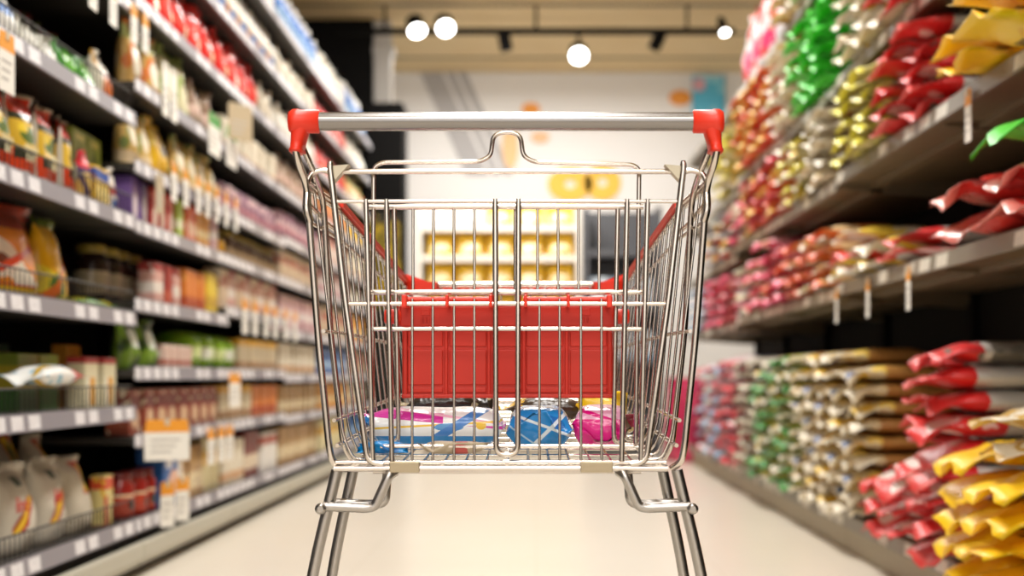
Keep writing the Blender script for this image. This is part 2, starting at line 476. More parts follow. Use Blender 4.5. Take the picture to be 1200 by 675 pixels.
# ---- basket floor
m = MB()
for i in range(15):
    f = -1 + 2 * i / 14; m.tube([(f * .200, .0, .521), (f * .150, .82, .583)], .0022, 6)
for i in range(13):
    y = .02 + .79 * i / 12; b = bot_pt(y); m.tube([(-b[0] + .03, y, b[1] - .002), (b[0] - .03, y, b[1] - .002)], .0023, 6)
for s in (-1, 1): m.tube([(s * .205, 0, .517), (s * .150, .82, .58)], .0048, 8)
part('basket_floor', m, M['steel'])

# ---- rear gate
m = MB()
zt = cz(236)
m.tube([P(395, 236), P(795, 236)], .0026, 8)
for s in (-1, 1):
    g = fillet([(s * .2355, .0, .927), (s * .236, 0, .918), (s * .216, 0, .742), (s * .187, 0, .532), (s * .180, 0, .5235), (s * .165, 0, .5215)], .018, 4)
    m.tube(g, [.003] + [.0045] * (len(g) - 1), 10)
    for xt, xb in ((.1881, .179), (.1608, .1535)):
        m.tube([(s * xt, 0, zt + .003), (s * xb, 0, .526)], .0037, 8)
# centre pair joined in a U
u = fillet([(-.0155, 0, zt + .003), (-.0145, 0, .534), (.0145, 0, .534), (.0155, 0, zt + .003)], .0145, 8)
m.tube(u, .004, 8)
for a in (.1265, .099, .0705, .0435):
    for s in (-1, 1): m.tube([(s * a, .003, cz(350)), (s * a * 1.002, .003, .524)], .0021, 6)
m.tube([P(409, 356), P(781, 356)], .0030, 8)
m.tube([P(438, 385.5, .008), P(758, 385.5, .008)], .003, 8)
m.tube([P(446, 523, .006), P(742, 523, .006)], .0032, 8)
part('rear_gate', m, M['steel'])

# ---- bottom cross bars and joining plates
m = MB(); m.tube([(-.229, .004, .5235), (.213, .004, .5235)], .0036, 8); m.tube([(-.231, .0, .5155), (.215, .0, .5155)], .0042, 8)
m.tube([(-.18, .01, .511), (.18, .01, .511)], .003, 8)
part('cross_bar', m, M['steel'])
for x0, x1 in ((457, 492), (680, 718)):
    a, b = cx_(x0), cx_(x1); m = MB(); m.box(((a + b) / 2, -.005, .518), (b - a, .006, .0145), bev=.001); part('joining_plate', m, simple('zinc plate %d' % x0, '#b3a58c', .35, .8) if x0 == 457 else bpy.data.materials['zinc plate 457'])

# ---- child seat: hump wire, legs, upper grid
m = MB(); y = .03
hump = fillet([P(436, 520, y), P(438, 196, y), P(447, 190.5, y), P(562, 189.5, y), P(575, 183, y), P(578, 158, y), P(594, 154, y), P(610, 158, y), P(613, 183, y), P(626, 190, y), P(741, 193, y), P(749, 198, y), P(745, 520, y)], .011, 5)
m.tube(hump, .0031, 8)
m.tube([P(396, 201, .012), P(793, 201, .012)], .0037, 10)
m.tube([P(430, 242.5, y), P(754, 242.5, y)], .0038, 8)
m.tube([P(433, 342.5, y), P(759, 342.5, y)], .0038, 8)
for a in (484, 508, 532, 556): m.tube([P(a, 242, y), P(a, 342, y)], .0022, 6); m.tube([P(1186 - a, 242, y), P(1186 - a, 342, y)], .0022, 6)
m.tube([P(604, 242, y + .01), P(604, 342, y + .01)], .0028, 6)
for s in (0, 1):
    f = lambda q: (1186 - q if s else q)
    m.tube(fillet([P(f(462), 242, y), P(f(467), 505, y), P(f(466), 518, y), P(f(448), 521, y)], .01, 4), .0033, 8)
part('child_seat_frame', m, M['steel'])
for s in (-1, 1):
    m = MB(); zb = cz(201, .012); m.prism([(s * .234, zb + .006), (s * .211, zb + .008), (s * .222, zb - .004), (s * .234, zb - .017)], 'y', .0, .022); part('seat_wedge', m, M['clear'])

# ---- red plastic flap of the child seat
y = .055
flap = empty('seat_flap'); flap.parent = cart
def fb(mb, x0, x1, y0, y1, ya, yb, bev=.0015):
    a, b = P(x0, y0, y), P(x1, y1, y); mb.box(((a.x + b.x) / 2, (ya + yb) / 2, (a.z + b.z) / 2), (abs(b.x - a.x), yb - ya, abs(a.z - b.z)), bev=bev)
m = MB()
fb(m, 471, 718, 362, 466, y, y + .02, .004)
fb(m, 468, 721, 358, 383, y - .008, y + .02, .003)
fb(m, 471, 718, 462, 466.5, y - .006, y + .02, .0015)
for x0, x1 in ((478, 519), (527, 570), (577, 611), (617, 660), (668, 711)):
    for y0, y1 in ((388, 406), (410, 451), (454, 460)): fb(m, x0, x1, y0, y1, y - .0025, y + .004, .0012)
for xc in (523, 573, 614, 664): fb(m, xc - 2, xc + 2, 385, 464, y - .0045, y + .004, .0012)
for xc in (475, 714.5): fb(m, xc - 2.5, xc + 2.5, 384, 465, y - .0045, y + .004, .0012)
for xc in (499, 686):
    for k in range(3): fb(m, xc - 5 + k * 4, xc - 2.6 + k * 4, 372, 379, y - .0105, y - .006, .0006)
    fb(m, xc - 5, xc + 5.4, 362, 370, y - .0095, y - .006, .0006)
part('flap_panel', m, M['redflap'], flap)
for xc in (461, 727):
    m = MB(); a = P(xc, 371, y); m.lathe([(.0085, -.012), (.0105, -.010), (.0105, .010), (.0085, .012)], 14, (a.x, y, a.z), 'x'); m.box((a.x + (.014 if xc < 600 else -.014), y + .004, a.z), (.02, .012, .018), bev=.002)
    part('hinge_boss', m, M['red'], flap)
for x0, x1, cl in ((474, 576, (474, 524, 575)), (613, 718, (616, 666, 714))):
    m = MB(); a, b = P(x0, 351, .004), P(x1, 351, .004)
    m.tube([(a.x, .010, a.z), (b.x, .010, b.z)], .0042, 10)
    for c in cl:
        q = P(c, 353, .0); wd = .0045 if c not in (474, 714) else .007
        m.box((q.x, .003, q.z), (wd, .018, .0165), bev=.0015)
        m.box((q.x, .03, q.z - .004), (wd, .055, .006), bev=.0015)
    part('flap_clip', m, M['red'], flap)

# ---- legs, brackets, base and castors
for s in (-1, 1):
    f = fillet([(s * .228, .008, .513), (s * .262, .005, .37), (s * .285, .02, .22), (s * .29, .08, .14), (s * .26, .72, .13)], .06, 5)
    m = MB(); m.tube(f, .0078, 12); part('leg', m, M['tube'])
    g = fillet([(s * .213, .07, .515), (s * .243, .07, .375), (s * .262, .08, .23), (s * .272, .13, .145), (s * .255, .6, .14)], .06, 5)
    m = MB(); m.tube(g, .0075, 12); part('leg', m, M['tube'])
    for dy, sx in ((-.004, 0), (.05, .008)):
        b_ = fillet([(s * (.150 + sx), dy + .01, .511), (s * (.157 + sx), dy, .507), (s * (.176 - sx), dy, .465), (s * .187, dy, .463), (s * .244, dy, .4655)], .028, 6)
        m = MB(); m.tube(b_, .0066, 12); part('bracket_tube', m, M['tube'])
    m = MB(); m.lathe([(.004, -.004), (.0075, -.002), (.0075, .006)], 12, (s * .247, -.012, .463), 'y'); part('rivet', m, M['tube'])
m = MB(); m.tube([(-.29, .10, .14), (.29, .10, .14)], .008, 10); m.tube([(-.26, .70, .13), (.26, .70, .13)], .008, 10); m.tube([(-.12, .1, .14), (-.1, .7, .13)], .006, 8); m.tube([(.12, .1, .14), (.1, .7, .13)], .006, 8)
part('base_frame', m, M['tube'])
for xw, yw in ((-.288, .10), (.288, .10), (-.255, .70), (.255, .70)):
    c = empty('castor'); c.parent = cart
    m = MB()
    for d in (-.018, .018): m.prism([(yw - .012, .135), (yw + .02, .135), (yw + .04, .055), (yw + .018, .048)], 'x', xw + d - .0015, xw + d + .0015)
    m.box((xw, yw + .004, .136), (.04, .036, .006), bev=.001); part('fork', m, M['tube'], c)
    m = MB(); m.lathe([(.04, -.013), (.058, -.012), (.06, -.006), (.06, .006), (.058, .012), (.04, .013)], 24, (xw, yw + .03, .06), 'x'); part('wheel', m, M['rubber'], c)
# ================================================================== goods: generators (local: x along the aisle, -y towards the aisle, z up, base at z = 0)
_mc = {}
def mesh_cached(key, fn):
    if key not in _mc: _mc[key] = fn()
    return _mc[key]
def nz(p, s, seed): return noise.noise(Vector((p[0] * s + seed * 7.3, p[1] * s - seed * 3.1, p[2] * s + seed)))

def m_carton(w, d, h, mat):
    def fn():
        m = MB(); m.box((0, 0, h / 2), (w, d, h), bev=min(.004, w * .08))
        # top flap, folded over from the back, a hair proud of the lid
        m.box((0, d * .12, h + .0006), (w * .94, d * .7, .0012))
        return m.mesh('carton', mat)
    return mesh_cached(('carton', w, d, h, mat.name), fn)

def m_pouch(w, d, h, mat, seed=0, soft=.012):
    """standing pouch: gusseted foot, plump middle, flat crimped head"""
    def fn():
        m = MB(); nu, nv = 12, 10; V = []; Fc = []
        for side in (-1, 1):
            for i in range(nu + 1):
                t = i / nu
                if t > .9: D = .0015
                else: D = d / 2 * (.72 + .28 * math.sin(min(t / .35, 1) * PI / 2)) * (1 - (t / .93) ** 2.2) ** .75 + .0015
                for j in range(nv + 1):
                    s = -1 + 2 * j / nv
                    ww = w / 2 * (1 - .05 * math.sin(PI * min(t / .9, 1)) - (.04 if t < .05 else 0))
                    g = (1 - abs(s) ** 3.0) ** .65 if abs(s) < 1 else 0
                    p = Vector((s * ww, side * D * g, t * h))
                    a = soft * (.25 if i == 0 else 1) * (1 if abs(s) < .99 else .6)
                    q = (p.x, p.y * .3 + (.3 if side > 0 else 0) * (abs(s) < .99), p.z)
                    p.x += a * nz(q, 14, seed + 1) * .5; p.y += a * nz(q, 16, seed + 2) * (g + .25 if t < .9 else .8 * (1 if side else 1))
                    if t > .85: p.y = p.y * 1 + .018 * math.sin(3 * s + seed) * ((t - .85) / .15)
                    if i: p.z += a * nz(q, 12, seed + 3) * .5
                    V.append(p)
        W = nv + 1; B = (nu + 1) * W
        for o in (0, B):
            for i in range(nu):
                for j in range(nv): Fc.append((o + i * W + j, o + i * W + j + 1, o + (i + 1) * W + j + 1, o + (i + 1) * W + j))
        for j in range(nv): Fc.append((j, j + 1, B + j + 1, B + j)); Fc.append((nu * W + j, nu * W + j + 1, B + nu * W + j + 1, B + nu * W + j))
        for i in range(nu): Fc.append((i * W, (i + 1) * W, B + (i + 1) * W, B + i * W)); Fc.append((i * W + nv, (i + 1) * W + nv, B + (i + 1) * W + nv, B + i * W + nv))
        m.add(V, Fc, 0, True); z0 = min(v[2] for v in m.v); m.v = [(v[0], v[1], v[2] - z0) for v in m.v]
        return m.mesh('pouch', mat, weld=True)
    return mesh_cached(('pouch', w, d, h, mat.name, seed), fn)

def m_pillow(w, l, t, mat, seed=0, droop=.0, soft=.010, tail=.14, pw=3.2):
    """pillow bag lying flat: plump body, both ends crimped; the -y end is the one that shows"""
    def fn():
        m = MB(); nu, nv = 18, 9; V = []; Fc = []; c = 1 - tail * 2
        for side in (-1, 1):
            for i in range(nu + 1):
                u = -1 + 2 * i / nu
                if pw > 5: u = math.copysign(1 - (1 - abs(u)) ** 1.8, u)
                a = abs(u)
                if a > c: T = .0012
                else: T = t / 2 * (1 - (a / c) ** pw) ** .6 + .0012
                for j in range(nv + 1):
                    s = -1 + 2 * j / nv
                    if pw > 5: s = math.copysign(1 - (1 - abs(s)) ** 1.8, s)
                    g = (1 - abs(s) ** pw) ** .6 if abs(s) < 1 else 0
                    ww = w / 2 * (.92 + .07 * max(0, (a - .8) / .2)) * (1 - .03 * (a < c))
                    zc = 0.0
                    if a > c - .12:
                        f = (a - (c - .12)) / (1 - c + .12)
                        if u < 0:
                            v_ = .012 * math.sin(seed * 2.4) * f * f + .014 * f * math.sin(3.4 * s + seed * 2.1) + .018 * f * nz((s * .16, 0, seed), 11, seed)
                            lim = max(0, t / 2 - T * g - .001); zc += -droop * f * f + max(-lim, min(lim, v_))
                            if a > .99: u_ = .018 * nz((s * .2, seed, 0), 13, seed + 5)
                            else: u_ = 0
                        else: zc += .004 * f * math.sin(3 * s + seed)
                    p = Vector((s * ww, u * l / 2 + (u_ if (u < 0 and a > .99) else 0), side * T * g + zc))
                    q = (p.x, p.y, p.z * .3 + (.25 if side > 0 else 0) * (abs(s) < .99 and a < c))
                    k = soft * (1 if a < c else .5)
                    p.x += k * .6 * nz(q, 13, seed + 1); p.y += k * nz(q, 12, seed + 2)
                    if side > 0 and a < c: p.z -= k * 1.3 * abs(nz(q, 15, seed + 3)) * g * min(1, T / .012)
                    V.append(p)
        W = nv + 1; B = (nu + 1) * W
        for o in (0, B):
            for i in range(nu):
                for j in range(nv): Fc.append((o + i * W + j, o + i * W + j + 1, o + (i + 1) * W + j + 1, o + (i + 1) * W + j))
        for j in range(nv):
            for i in (0, nu): Fc.append((i * W + j, i * W + j + 1, B + i * W + j + 1, B + i * W + j))
        for i in range(nu):
            for j in (0, nv): Fc.append((i * W + j, (i + 1) * W + j, B + (i + 1) * W + j, B + i * W + j))
        m.add(V, Fc, 0, True)
        m.v = [(v[0], v[1], v[2] + t / 2) for v in m.v]
        return m.mesh('bag', mat, weld=True)
    return mesh_cached(('pillow', w, l, t, mat.name, seed, droop, soft, tail, pw), fn)

def m_jar_body(r, h, mat, n=14):
    def fn():
        m = MB(); m.lathe([(r * .86, 0), (r * .97, h * .03), (r, h * .08), (r, h * .68), (r * .94, h * .76), (r * .74, h * .83), (r * .72, h * .86)], n)
        return m.mesh('jar_body', mat)
    return mesh_cached(('jar', r, h, mat.name), fn)
def m_jar_lid(r, h, mat, n=14):
    def fn():
        m = MB(); m.lathe([(r * .80, h * .855), (r * .82, h * .87), (r * .82, h * .985), (r * .78, h)], n)
        return m.mesh('lid', mat)
    return mesh_cached(('lid', r, h, mat.name), fn)
def m_bottle_body(r, h, mat, n=12):
    def fn():
        m = MB(); m.lathe([(r * .9, 0), (r, h * .04), (r, h * .55), (r * .92, h * .64), (r * .55, h * .76), (r * .36, h * .82), (r * .34, h * .88)], n)
        return m.mesh('bottle_body', mat)
    return mesh_cached(('bottle', r, h, mat.name), fn)
def m_bottle_cap(r, h, mat, n=12):
    def fn():
        m = MB(); m.lathe([(r * .40, h * .87), (r * .42, h * .88), (r * .42, h * .98), (r * .38, h)], n)
        return m.mesh('cap', mat)
    return mesh_cached(('bcap', r, h, mat.name), fn)
def m_can(r, h, mat, n=14):
    def fn():
        m = MB(); m.lathe([(r * .92, 0), (r * .96, h * .015), (r, h * .04), (r, h * .95), (r * .96, h * .985), (r * .93, h), (r * .9, h * .98), (r * .3, h * .98)], n)
        return m.mesh('can', mat)
    return mesh_cached(('can', r, h, mat.name), fn)
def m_ball(r, h, mat, n=16):                       # squat tub with a domed lid
    def fn():
        m = MB(); m.lathe([(r * .7, 0), (r * .9, h * .1), (r, h * .35), (r, h * .6), (r * .9, h * .8), (r * .6, h * .95), (r * .2, h)], n)
        return m.mesh('tub', mat)
    return mesh_cached(('ball', r, h, mat.name), fn)

KIND_NAME = {'carton': 'carton', 'pouch': 'pouch', 'pillow': 'snack_bag', 'jar': 'jar', 'bottle': 'bottle', 'can': 'can', 'tub': 'tub'}
ALL_LABELS = {}
def good(kind, dims, mat, loc, rz, label, cat, group=None, name=None, seed=0, mat2=None, tilt=0.0, **kw):
    """one item of merchandise as one top-level object (jars and bottles carry their lid as a part)"""
    nm = name or KIND_NAME[kind]; loc = (loc[0], loc[1], loc[2] + .0015)
    if kind in ('jar', 'bottle'):
        r, h = dims; body, lid = (m_jar_body, m_jar_lid) if kind == 'jar' else (m_bottle_body, m_bottle_cap)
        o = empty(nm, loc, rz)
        ob('glass' if kind == 'jar' else 'bottle_body', body(r, h, mat), o); ob('lid' if kind == 'jar' else 'cap', lid(r, h, mat2), o)
    else:
        f = {'carton': m_carton, 'pouch': m_pouch, 'pillow': m_pillow, 'can': m_can, 'tub': m_ball}[kind]
        a = dict(kw)
        if kind in ('pouch', 'pillow'): a['seed'] = seed
        o = ob(nm, f(*dims, mat, **a), None, loc, rz)
        if tilt: o.rotation_euler = (tilt, 0, rz)
    n = len(label.split()); assert 4 <= n <= 16, (n, label)
    assert label not in ALL_LABELS, label
    ALL_LABELS[label] = 1
    tag(o, label, cat, group); return o
# ================================================================== shelving
XL, XR = -1.27, 1.10
def unit(side, y0, y1, zs, label, guards=(), depth=.50):
    """one bay of gondola shelving"""
    sx = -1 if side == 'L' else 1; X0 = XL if sx < 0 else XR; Yc = (y0 + y1) / 2; W = y1 - y0 - .006
    rz = PI / 2 if sx < 0 else -PI / 2
    root = empty('shelving_bay', (X0, Yc, 0), rz); tag(root, label, 'shelving', 'shelving bays')
    mshelf = M['shelfdark'] if sx < 0 else M['shelfbrown']
    top = zs[-1] + .35
    m = MB(); m.box((0, depth + .02, top / 2 + .05), (W, .02, top - .1)); ob('back_panel', m.mesh('back_panel', M['shelfback']), root)
    for s in (-1, 1):
        m = MB(); m.box((s * (W / 2 - .02), depth - .005, top / 2), (.035, .03, top), bev=.003); ob('upright', m.mesh('upright', M['shelfback']), root)
    m = MB()
    if sx > 0: m.box((0, .05, .0475), (W, .03, .095), bev=.002)
    else: m.box((0, .06, .06), (W, .03, .12), bev=.002)
    ob('plinth', m.mesh('plinth', M['plinth'] if sx > 0 else M['shelfdark']), root)
    if sx < 0:
        m = MB(); m.box((0, -.012, .082), (W + .004, .03, .056), bev=.008); m.box((0, .01, .05), (W, .04, .03), bev=.004)
        ob('bumper_rail', m.mesh('bumper_rail', M['bumper']), root)
    for k, z in enumerate(zs):
        bt = z - .012
        m = MB(); m.box((0, depth / 2 + .003, bt - .012), (W, depth - .006, .024), bev=.002)
        if k and sx > 0:                                 # folded stiffener and end brackets underneath
            m.box((0, depth * .3, bt - .032), (W - .02, .05, .018), bev=.002)
            for s in (-1, 1):
                m.prism([(.03, bt - .024), (depth - .02, bt - .024), (depth - .02, bt - .06), (depth - .07, bt - .06), (.05, bt - .032)], 'x', s * (W / 2 - .012) - .002, s * (W / 2 - .012) + .002)
        b = ob('shelf_board', m.mesh('shelf_board', mshelf), root)
        m = MB(); hh = .046
        m.prism([(-.004, z - hh), (.006, z - hh), (.006, z), (.001, z)], 'x', -W / 2, W / 2)
        # built along the local x; the rail's own y runs along the aisle for the label pattern
        r = ob('price_rail', m.mesh('price_rail', M['rail_left'] if sx < 0 else M['rail_right']), b)
        r.data.transform(Matrix.Rotation(PI / 2, 4, 'Z')); r.rotation_euler = (0, 0, -PI / 2)
        if k in guards:
            m = MB(); n = int(W / .034)
            for i in range(n + 1):
                x = -W / 2 + .01 + (W - .02) * i / n; m.tube([(x, .012, z - .012), (x, .012, z + .062)], .0017, 5)
            for zz, rr in ((z + .062, .0028), (z + .004, .002)): m.tube([(-W / 2 + .005, .012, zz), (W / 2 - .005, .012, zz)], rr, 6)
            ob('wire_guard', m.mesh('wire_guard', M['wire']), b)
    return root
LB = [3.05, 4.52, 5.86, 7.2, 8.54, 9.88, 10.95]
ZL1 = [.185, .545, .842, 1.146, 1.473, 1.82, 2.15]
ZL2 = [.185, .455, .67, .89, 1.14, 1.33, 1.59, 1.86, 2.14, 2.42]
ZL2b = [.185, .455, .67, .93, 1.14, 1.33, 1.59, 1.86, 2.14, 2.42]
ZL3 = [.185, .44, .65, .88, 1.14, 1.35, 1.59, 1.86, 2.14, 2.42]
unit('L', LB[0], LB[1], ZL1, 'dark shelving bay holding the soup pouches and white flour sacks', guards=(0, 1, 2, 3, 4))
unit('L', LB[1], LB[2], ZL2, 'dark shelving bay with purple and red cartons, next to the soup bay')
unit('L', LB[2], LB[3], ZL2b, 'dark shelving bay with hanging tags, third along the left side')
for i in (3, 4, 5): unit('L', LB[i], LB[i + 1], ZL3, 'dark shelving bay, %s along the left side of the aisle' % ORD[i])
RB = [2.62, 3.95, 5.2, 6.5, 7.8, 9.1, 10.3]
ZR1 = [.147, .975, 1.378, 1.73, 2.18]
ZR2 = [.147, .96, 1.36, 1.715, 2.18]
ZR3 = [.147, .935, 1.31, 1.67, 2.18]
unit('L', 1.715, 3.05, ZL1, 'empty dark shelving bay added for reflections beside the cart, left of the aisle')  # four unseen bays, added so the cart's steel reflects dark shelving
unit('L', .38, 1.715, ZL1, 'empty dark shelving bay added for reflections beside the shopper, left of the aisle')
unit('R', 1.335, 2.62, ZR1, 'empty brown grey shelving bay added for reflections beside the cart, right of the aisle')
unit('R', .05, 1.335, ZR1, 'empty brown grey shelving bay added for reflections beside the shopper, right of the aisle')
for i in range(6):
    unit('R', RB[i], RB[i + 1], (ZR1, ZR1, ZR2, ZR2, ZR3, ZR3)[i], ['brown grey shelving bay holding the yellow bags', 'brown grey shelving bay holding the red tipped bags', 'brown grey shelving bay holding the cream bag stacks',
         'brown grey shelving bay holding the green bag stacks', 'brown grey shelving bay, fifth along the right side of the aisle', 'brown grey shelving bay, last on the right side of the aisle'][i])

# ------------------------------------------------------------------ tags hanging from the price rails
def price_tag(side, Y, z, w, h, label, top='orange', body='white', dx=0, group=None, lean=0.0, ang=0.0):
    sx = -1 if side == 'L' else 1; X0 = (XL + .012) if sx < 0 else (XR - .012)
    root = empty('hanging_price_tag', (X0 + sx * -abs(math.sin(ang)) * w / 2, Y, z), (PI / 2 if sx < 0 else -PI / 2) + ang)
    th = .0012; f = .24 if top else 0
    m = MB(); m.prism([(-w / 2, -h), (w / 2, -h), (w / 2, -h * f), (-w / 2, -h * f)], 'y', -th / 2, th / 2)
    m.prism([(-w / 2, -h * f), (w / 2, -h * f), (w / 2 * .9, .012), (-w / 2 * .9, .012)], 'y', -th / 2 - .0004, th / 2, 0 if not top else 1)
    for k in range(3): m.prism([(-w * .36, -h * (.42 + .16 * k)), (w * (.3 - .1 * k), -h * (.42 + .16 * k)), (w * (.3 - .1 * k), -h * (.47 + .16 * k)), (-w * .36, -h * (.47 + .16 * k))], 'y', -th / 2 - .0006, -th / 2, 2)
    me = m.mesh('card', [M[body], M[top or body], PG])
    c = ob('card', me, root)
    if lean: c.rotation_euler = (lean, 0, 0)
    m = MB(); m.box((0, .0005, .004), (.016, .010, .02), bev=.002); ob('clip', m.mesh('clip', M['clear']), root)
    assert label not in ALL_LABELS, label; ALL_LABELS[label] = 1
    tag(root, label, 'price tag', group or 'hanging price tags'); return root
PG = simple('grey print lines', '#bdb9b2', .6)
def YL(px): return 2117 / (628 - px)       # distance along the lip of the left shelves seen at picture column px
def YR(px): return 1833 / (px - 628)
def tags(side, zlip, pxs, w, h, where, up=0.0, **k):
    for i, px in enumerate(pxs):
        Y = YL(px) if side == 'L' else YR(px)
        col = {'orange': 'with orange top', 'greenp': 'with green top', None: 'all plain'}[k.get('top', 'orange')]
        lab = ('%s price tag %s, %s hanging %s' % (k.get('body', 'white'), col, ORD[i], where)) if len(pxs) > 1 else '%s price tag %s hanging %s' % (k.get('body', 'white'), col, where)
        price_tag(side, Y, zlip - .03 + up, w, h, lab, **k)
tags('L', 1.82, (104, 128, 153, 166), .075, .11, 'high above the soup pouches')
tags('L', 1.473, (2,), .10, .13, 'at front end above the soup pouches')
tags('L', 1.33, (200, 214, 229, 240, 251, 262, 273), .07, .13, 'in the row above the red cartons', up=.075)
tags('L', 1.33, (183,), .10, .12, 'beside the yellow bag', body='beige', top=None)
tags('L', 1.59, (248, 268), .20, .15, 'below the brown pouches', top='greenp', up=.09)
tags('L', 1.59, (190, 200), .08, .17, 'above the yellow bag', top=None, up=.13)
tags('L', 1.59, (268,), .15, .14, 'past the green topped tags', body='beige', top=None, ang=-.5, up=.19)
tags('L', .93, (284, 296, 309, 320, 332, 343), .12, .14, 'in the row above the pale cartons', up=.06)
tags('L', .67, (268,), .09, .13, 'under the lime tubs', top='orange', body='white', ang=-.3)
tags('L', .455, (168,), .145, .12, 'over the blue carton, largest of all', ang=-1.1, up=.06)
tags('L', .455, (244, 256, 266), .12, .13, 'under the brown cartons')
tags('L', .185, (186, 204), .06, .14, 'by the floor below the blue carton', ang=-.6, up=.115)
tags('R', .975, (1069, 1021, 984), .042, .115, 'under the red and white bags')
tags('R', 1.378, (1140,), .05, .12, 'below the yellow bags on upper shelf')
# ================================================================== goods on the shelves
R = random.Random(11)
def spot_at(side, Y, depth, zl):
    return ((XL - depth, Y, zl - .012), PI / 2) if side == 'L' else ((XR + depth, Y, zl - .012), -PI / 2)
def dims_wd(kind, dims):
    if kind in ('jar', 'bottle', 'can', 'tub'): return dims[0] * 2, dims[0] * 2
    return dims[0], dims[1]
def label_of(desc, i, n, place):
    if n == 1: return '%s %s' % (desc, place)
    return '%s, %s from near end, %s' % (desc, ORD[i], place)
def run(side, zl, Y0, Y1, kind, dims, mats, desc, cat, place, back=.03, name=None, gap=.008, mat2=None, wob=.06, n=None, lay=1, dz=0, **kw):
    """a row of the same goods along a shelf, near end first; lay > 1 sets them on one another"""
    w, d = dims_wd(kind, dims); p = w + gap
    n = n or max(1, int((Y1 - Y0 + gap) / p)); p = (Y1 - Y0) / n if n > 1 else p
    mats = mats if isinstance(mats, (list, tuple)) else [mats]
    hh = dims[-1]
    for q in range(lay):
        for i in range(n):
            Y = Y0 + (i + .5) * p if n > 1 else (Y0 + Y1) / 2
            pl = place if lay == 1 else place + (' lower layer', ' upper layer', ' top layer')[q]
            loc, rz = spot_at(side, Y, back + d / 2 + R.uniform(0, .008), zl)
            loc = (loc[0], loc[1], loc[2] + q * (hh + .001) + dz)
            good(kind, dims, mats[(i + q) % len(mats)], loc, rz + R.uniform(-wob, wob), label_of(desc, i, n, pl), cat, desc + 's ' + place if n > 1 or lay > 1 else None,
                 name, seed=(i * 3 + q) % 5, mat2=mat2, **kw)
def stack(side, zl, Ys, dims, mats, layers, desc, place, poke=.03, droop=.02, name='snack_bag', cat='bag', wob=.05, tails=6, skew=.005, start=0.0, pitch=None, soft=.012, tail=.14):
    """piles of pillow bags, one pile per Y; desc, then which from the top, then which pile"""
    w, l, t = dims; mats = mats if isinstance(mats, (list, tuple)) else [mats]
    pitch = pitch or t + .007
    for c, Y in enumerate(Ys):
        nl = layers[c] if isinstance(layers, (list, tuple)) else layers
        for k in range(nl):
            loc, rz = spot_at(side, Y + R.uniform(-skew, skew), l / 2 - poke + R.uniform(-.02, .02), zl)
            loc = (loc[0], loc[1], loc[2] + .017 + start + k * pitch)
            o_ = ORD[nl - 1 - k]
            which = 'top of' if nl > 1 else ''
            pile = ('%s pile %s' % (ORD[c], place)) if len(Ys) > 1 else 'pile ' + place
            lab = '%s, %s from top, %s' % (desc, o_, pile) if nl > 1 else '%s %s' % (desc, pile)
            good('pillow', dims, mats[(k + c) % len(mats)], loc, rz + R.uniform(-wob, wob), lab, cat, desc + 's ' + place, name, seed=R.randrange(tails), soft=soft, tail=tail, droop=min(droop, max(.003, poke * .5)))

P_ = pack
# ---------------------------------------------------------------- left, bay with the soup pouches
soup = P_('soup pouch print', '#dccfa0', [('b', 'z', .74, .97, '#c9301c'), ('b', 'z', .66, .74, '#3c3a2a'), ('b', 'z', .36, .66, '#d9b23c'), ('e', 'xz', .55, .52, .3, .09, '#55702c'), ('e', 'xz', .35, .58, .15, .05, '#f0d040'),
          ('b', 'z', .13, .36, '#e0451c'), ('r', 'xz', .15, .85, .25, .36, '#2c3426'), ('b', 'z', .0, .13, '#efe9dc'), ('b', 'x', .0, .07, '#c8c0b0'), ('b', 'x', .93, 1, '#c8c0b0'), ('b', 'z', .95, 1, '#b8a890')], .22, .25, 16)
for i, Y in enumerate((3.51, 3.68, 3.85, 4.02)):
    loc, rz = spot_at('L', Y, .075, 1.146)
    o = good('pouch', (.165, .07, (.235, .24, .235, .225)[i]), soup, loc, rz + (.05, -.08, .12, .3)[i],
             'clear soup pouch with red top and yellow label, %s from the front end' % ORD[i], 'food pouch', 'soup pouches behind the wire guard', 'soup_pouch', seed=i)
    for txt, zz, sz, mt in (('ปรุงรส', .088, .03, M['creamink']), ('ซอส', .066, .034, M['creamink'])):
        tm = ob('lettering', mesh_cached(('txt', txt, sz), lambda: text_mesh(txt, sz, mt)), o, (0.0, -.041, zz))
red_box = P_('dark red carton print', '#a3231b', [('b', 'z', .1, .4, '#c4563a'), ('n', 30, .62, '#7c1510')], .5, 0)
run('L', 1.146, 3.72, 4.3, 'carton', (.17, .06, .27), red_box, 'dark red carton', 'carton', 'behind the soup pouches', back=.19)
gy = P_('green yellow carton print', '#8f9a34', [('b', 'z', 0, .35, '#d8b63a'), ('b', 'z', .34, .40, '#2c4f9a'), ('e', 'xz', .5, .66, .3, .12, '#6c7a22'), ('r', 'xz', .2, .8, .86, .93, '#d9cf70')], .45, 0)
run('L', 1.146, 4.20, 4.51, 'carton', (.14, .06, .245), gy, 'tall olive green carton', 'carton', 'beside the soup pouches', back=.10)
rcap = P_('red capped sachet print', '#d8b258', [('b', 'z', .68, 1, '#cf2536'), ('b', 'z', .60, .68, '#28305e'), ('d', 'xz', .8, .5, .75, '#4a3a56')], .3)
run('L', 1.146, 4.10, 4.20, 'pouch', (.09, .04, .155), rcap, 'small red topped gold sachet', 'food pouch', 'in front of the olive cartons', back=.035, name='sachet')
yb = P_('yellow blue pack print', '#e8bd3a', [('b', 'z', .7, .92, '#2c55a6'), ('e', 'xz', .5, .4, .3, .2, '#f0dc90'), ('n', 40, .64, '#7a4a2a')], .4)
run('L', 1.146, 4.21, 4.37, 'carton', (.072, .05, .13), yb, 'small yellow carton with blue top', 'carton', 'behind the wire guard', back=.035)
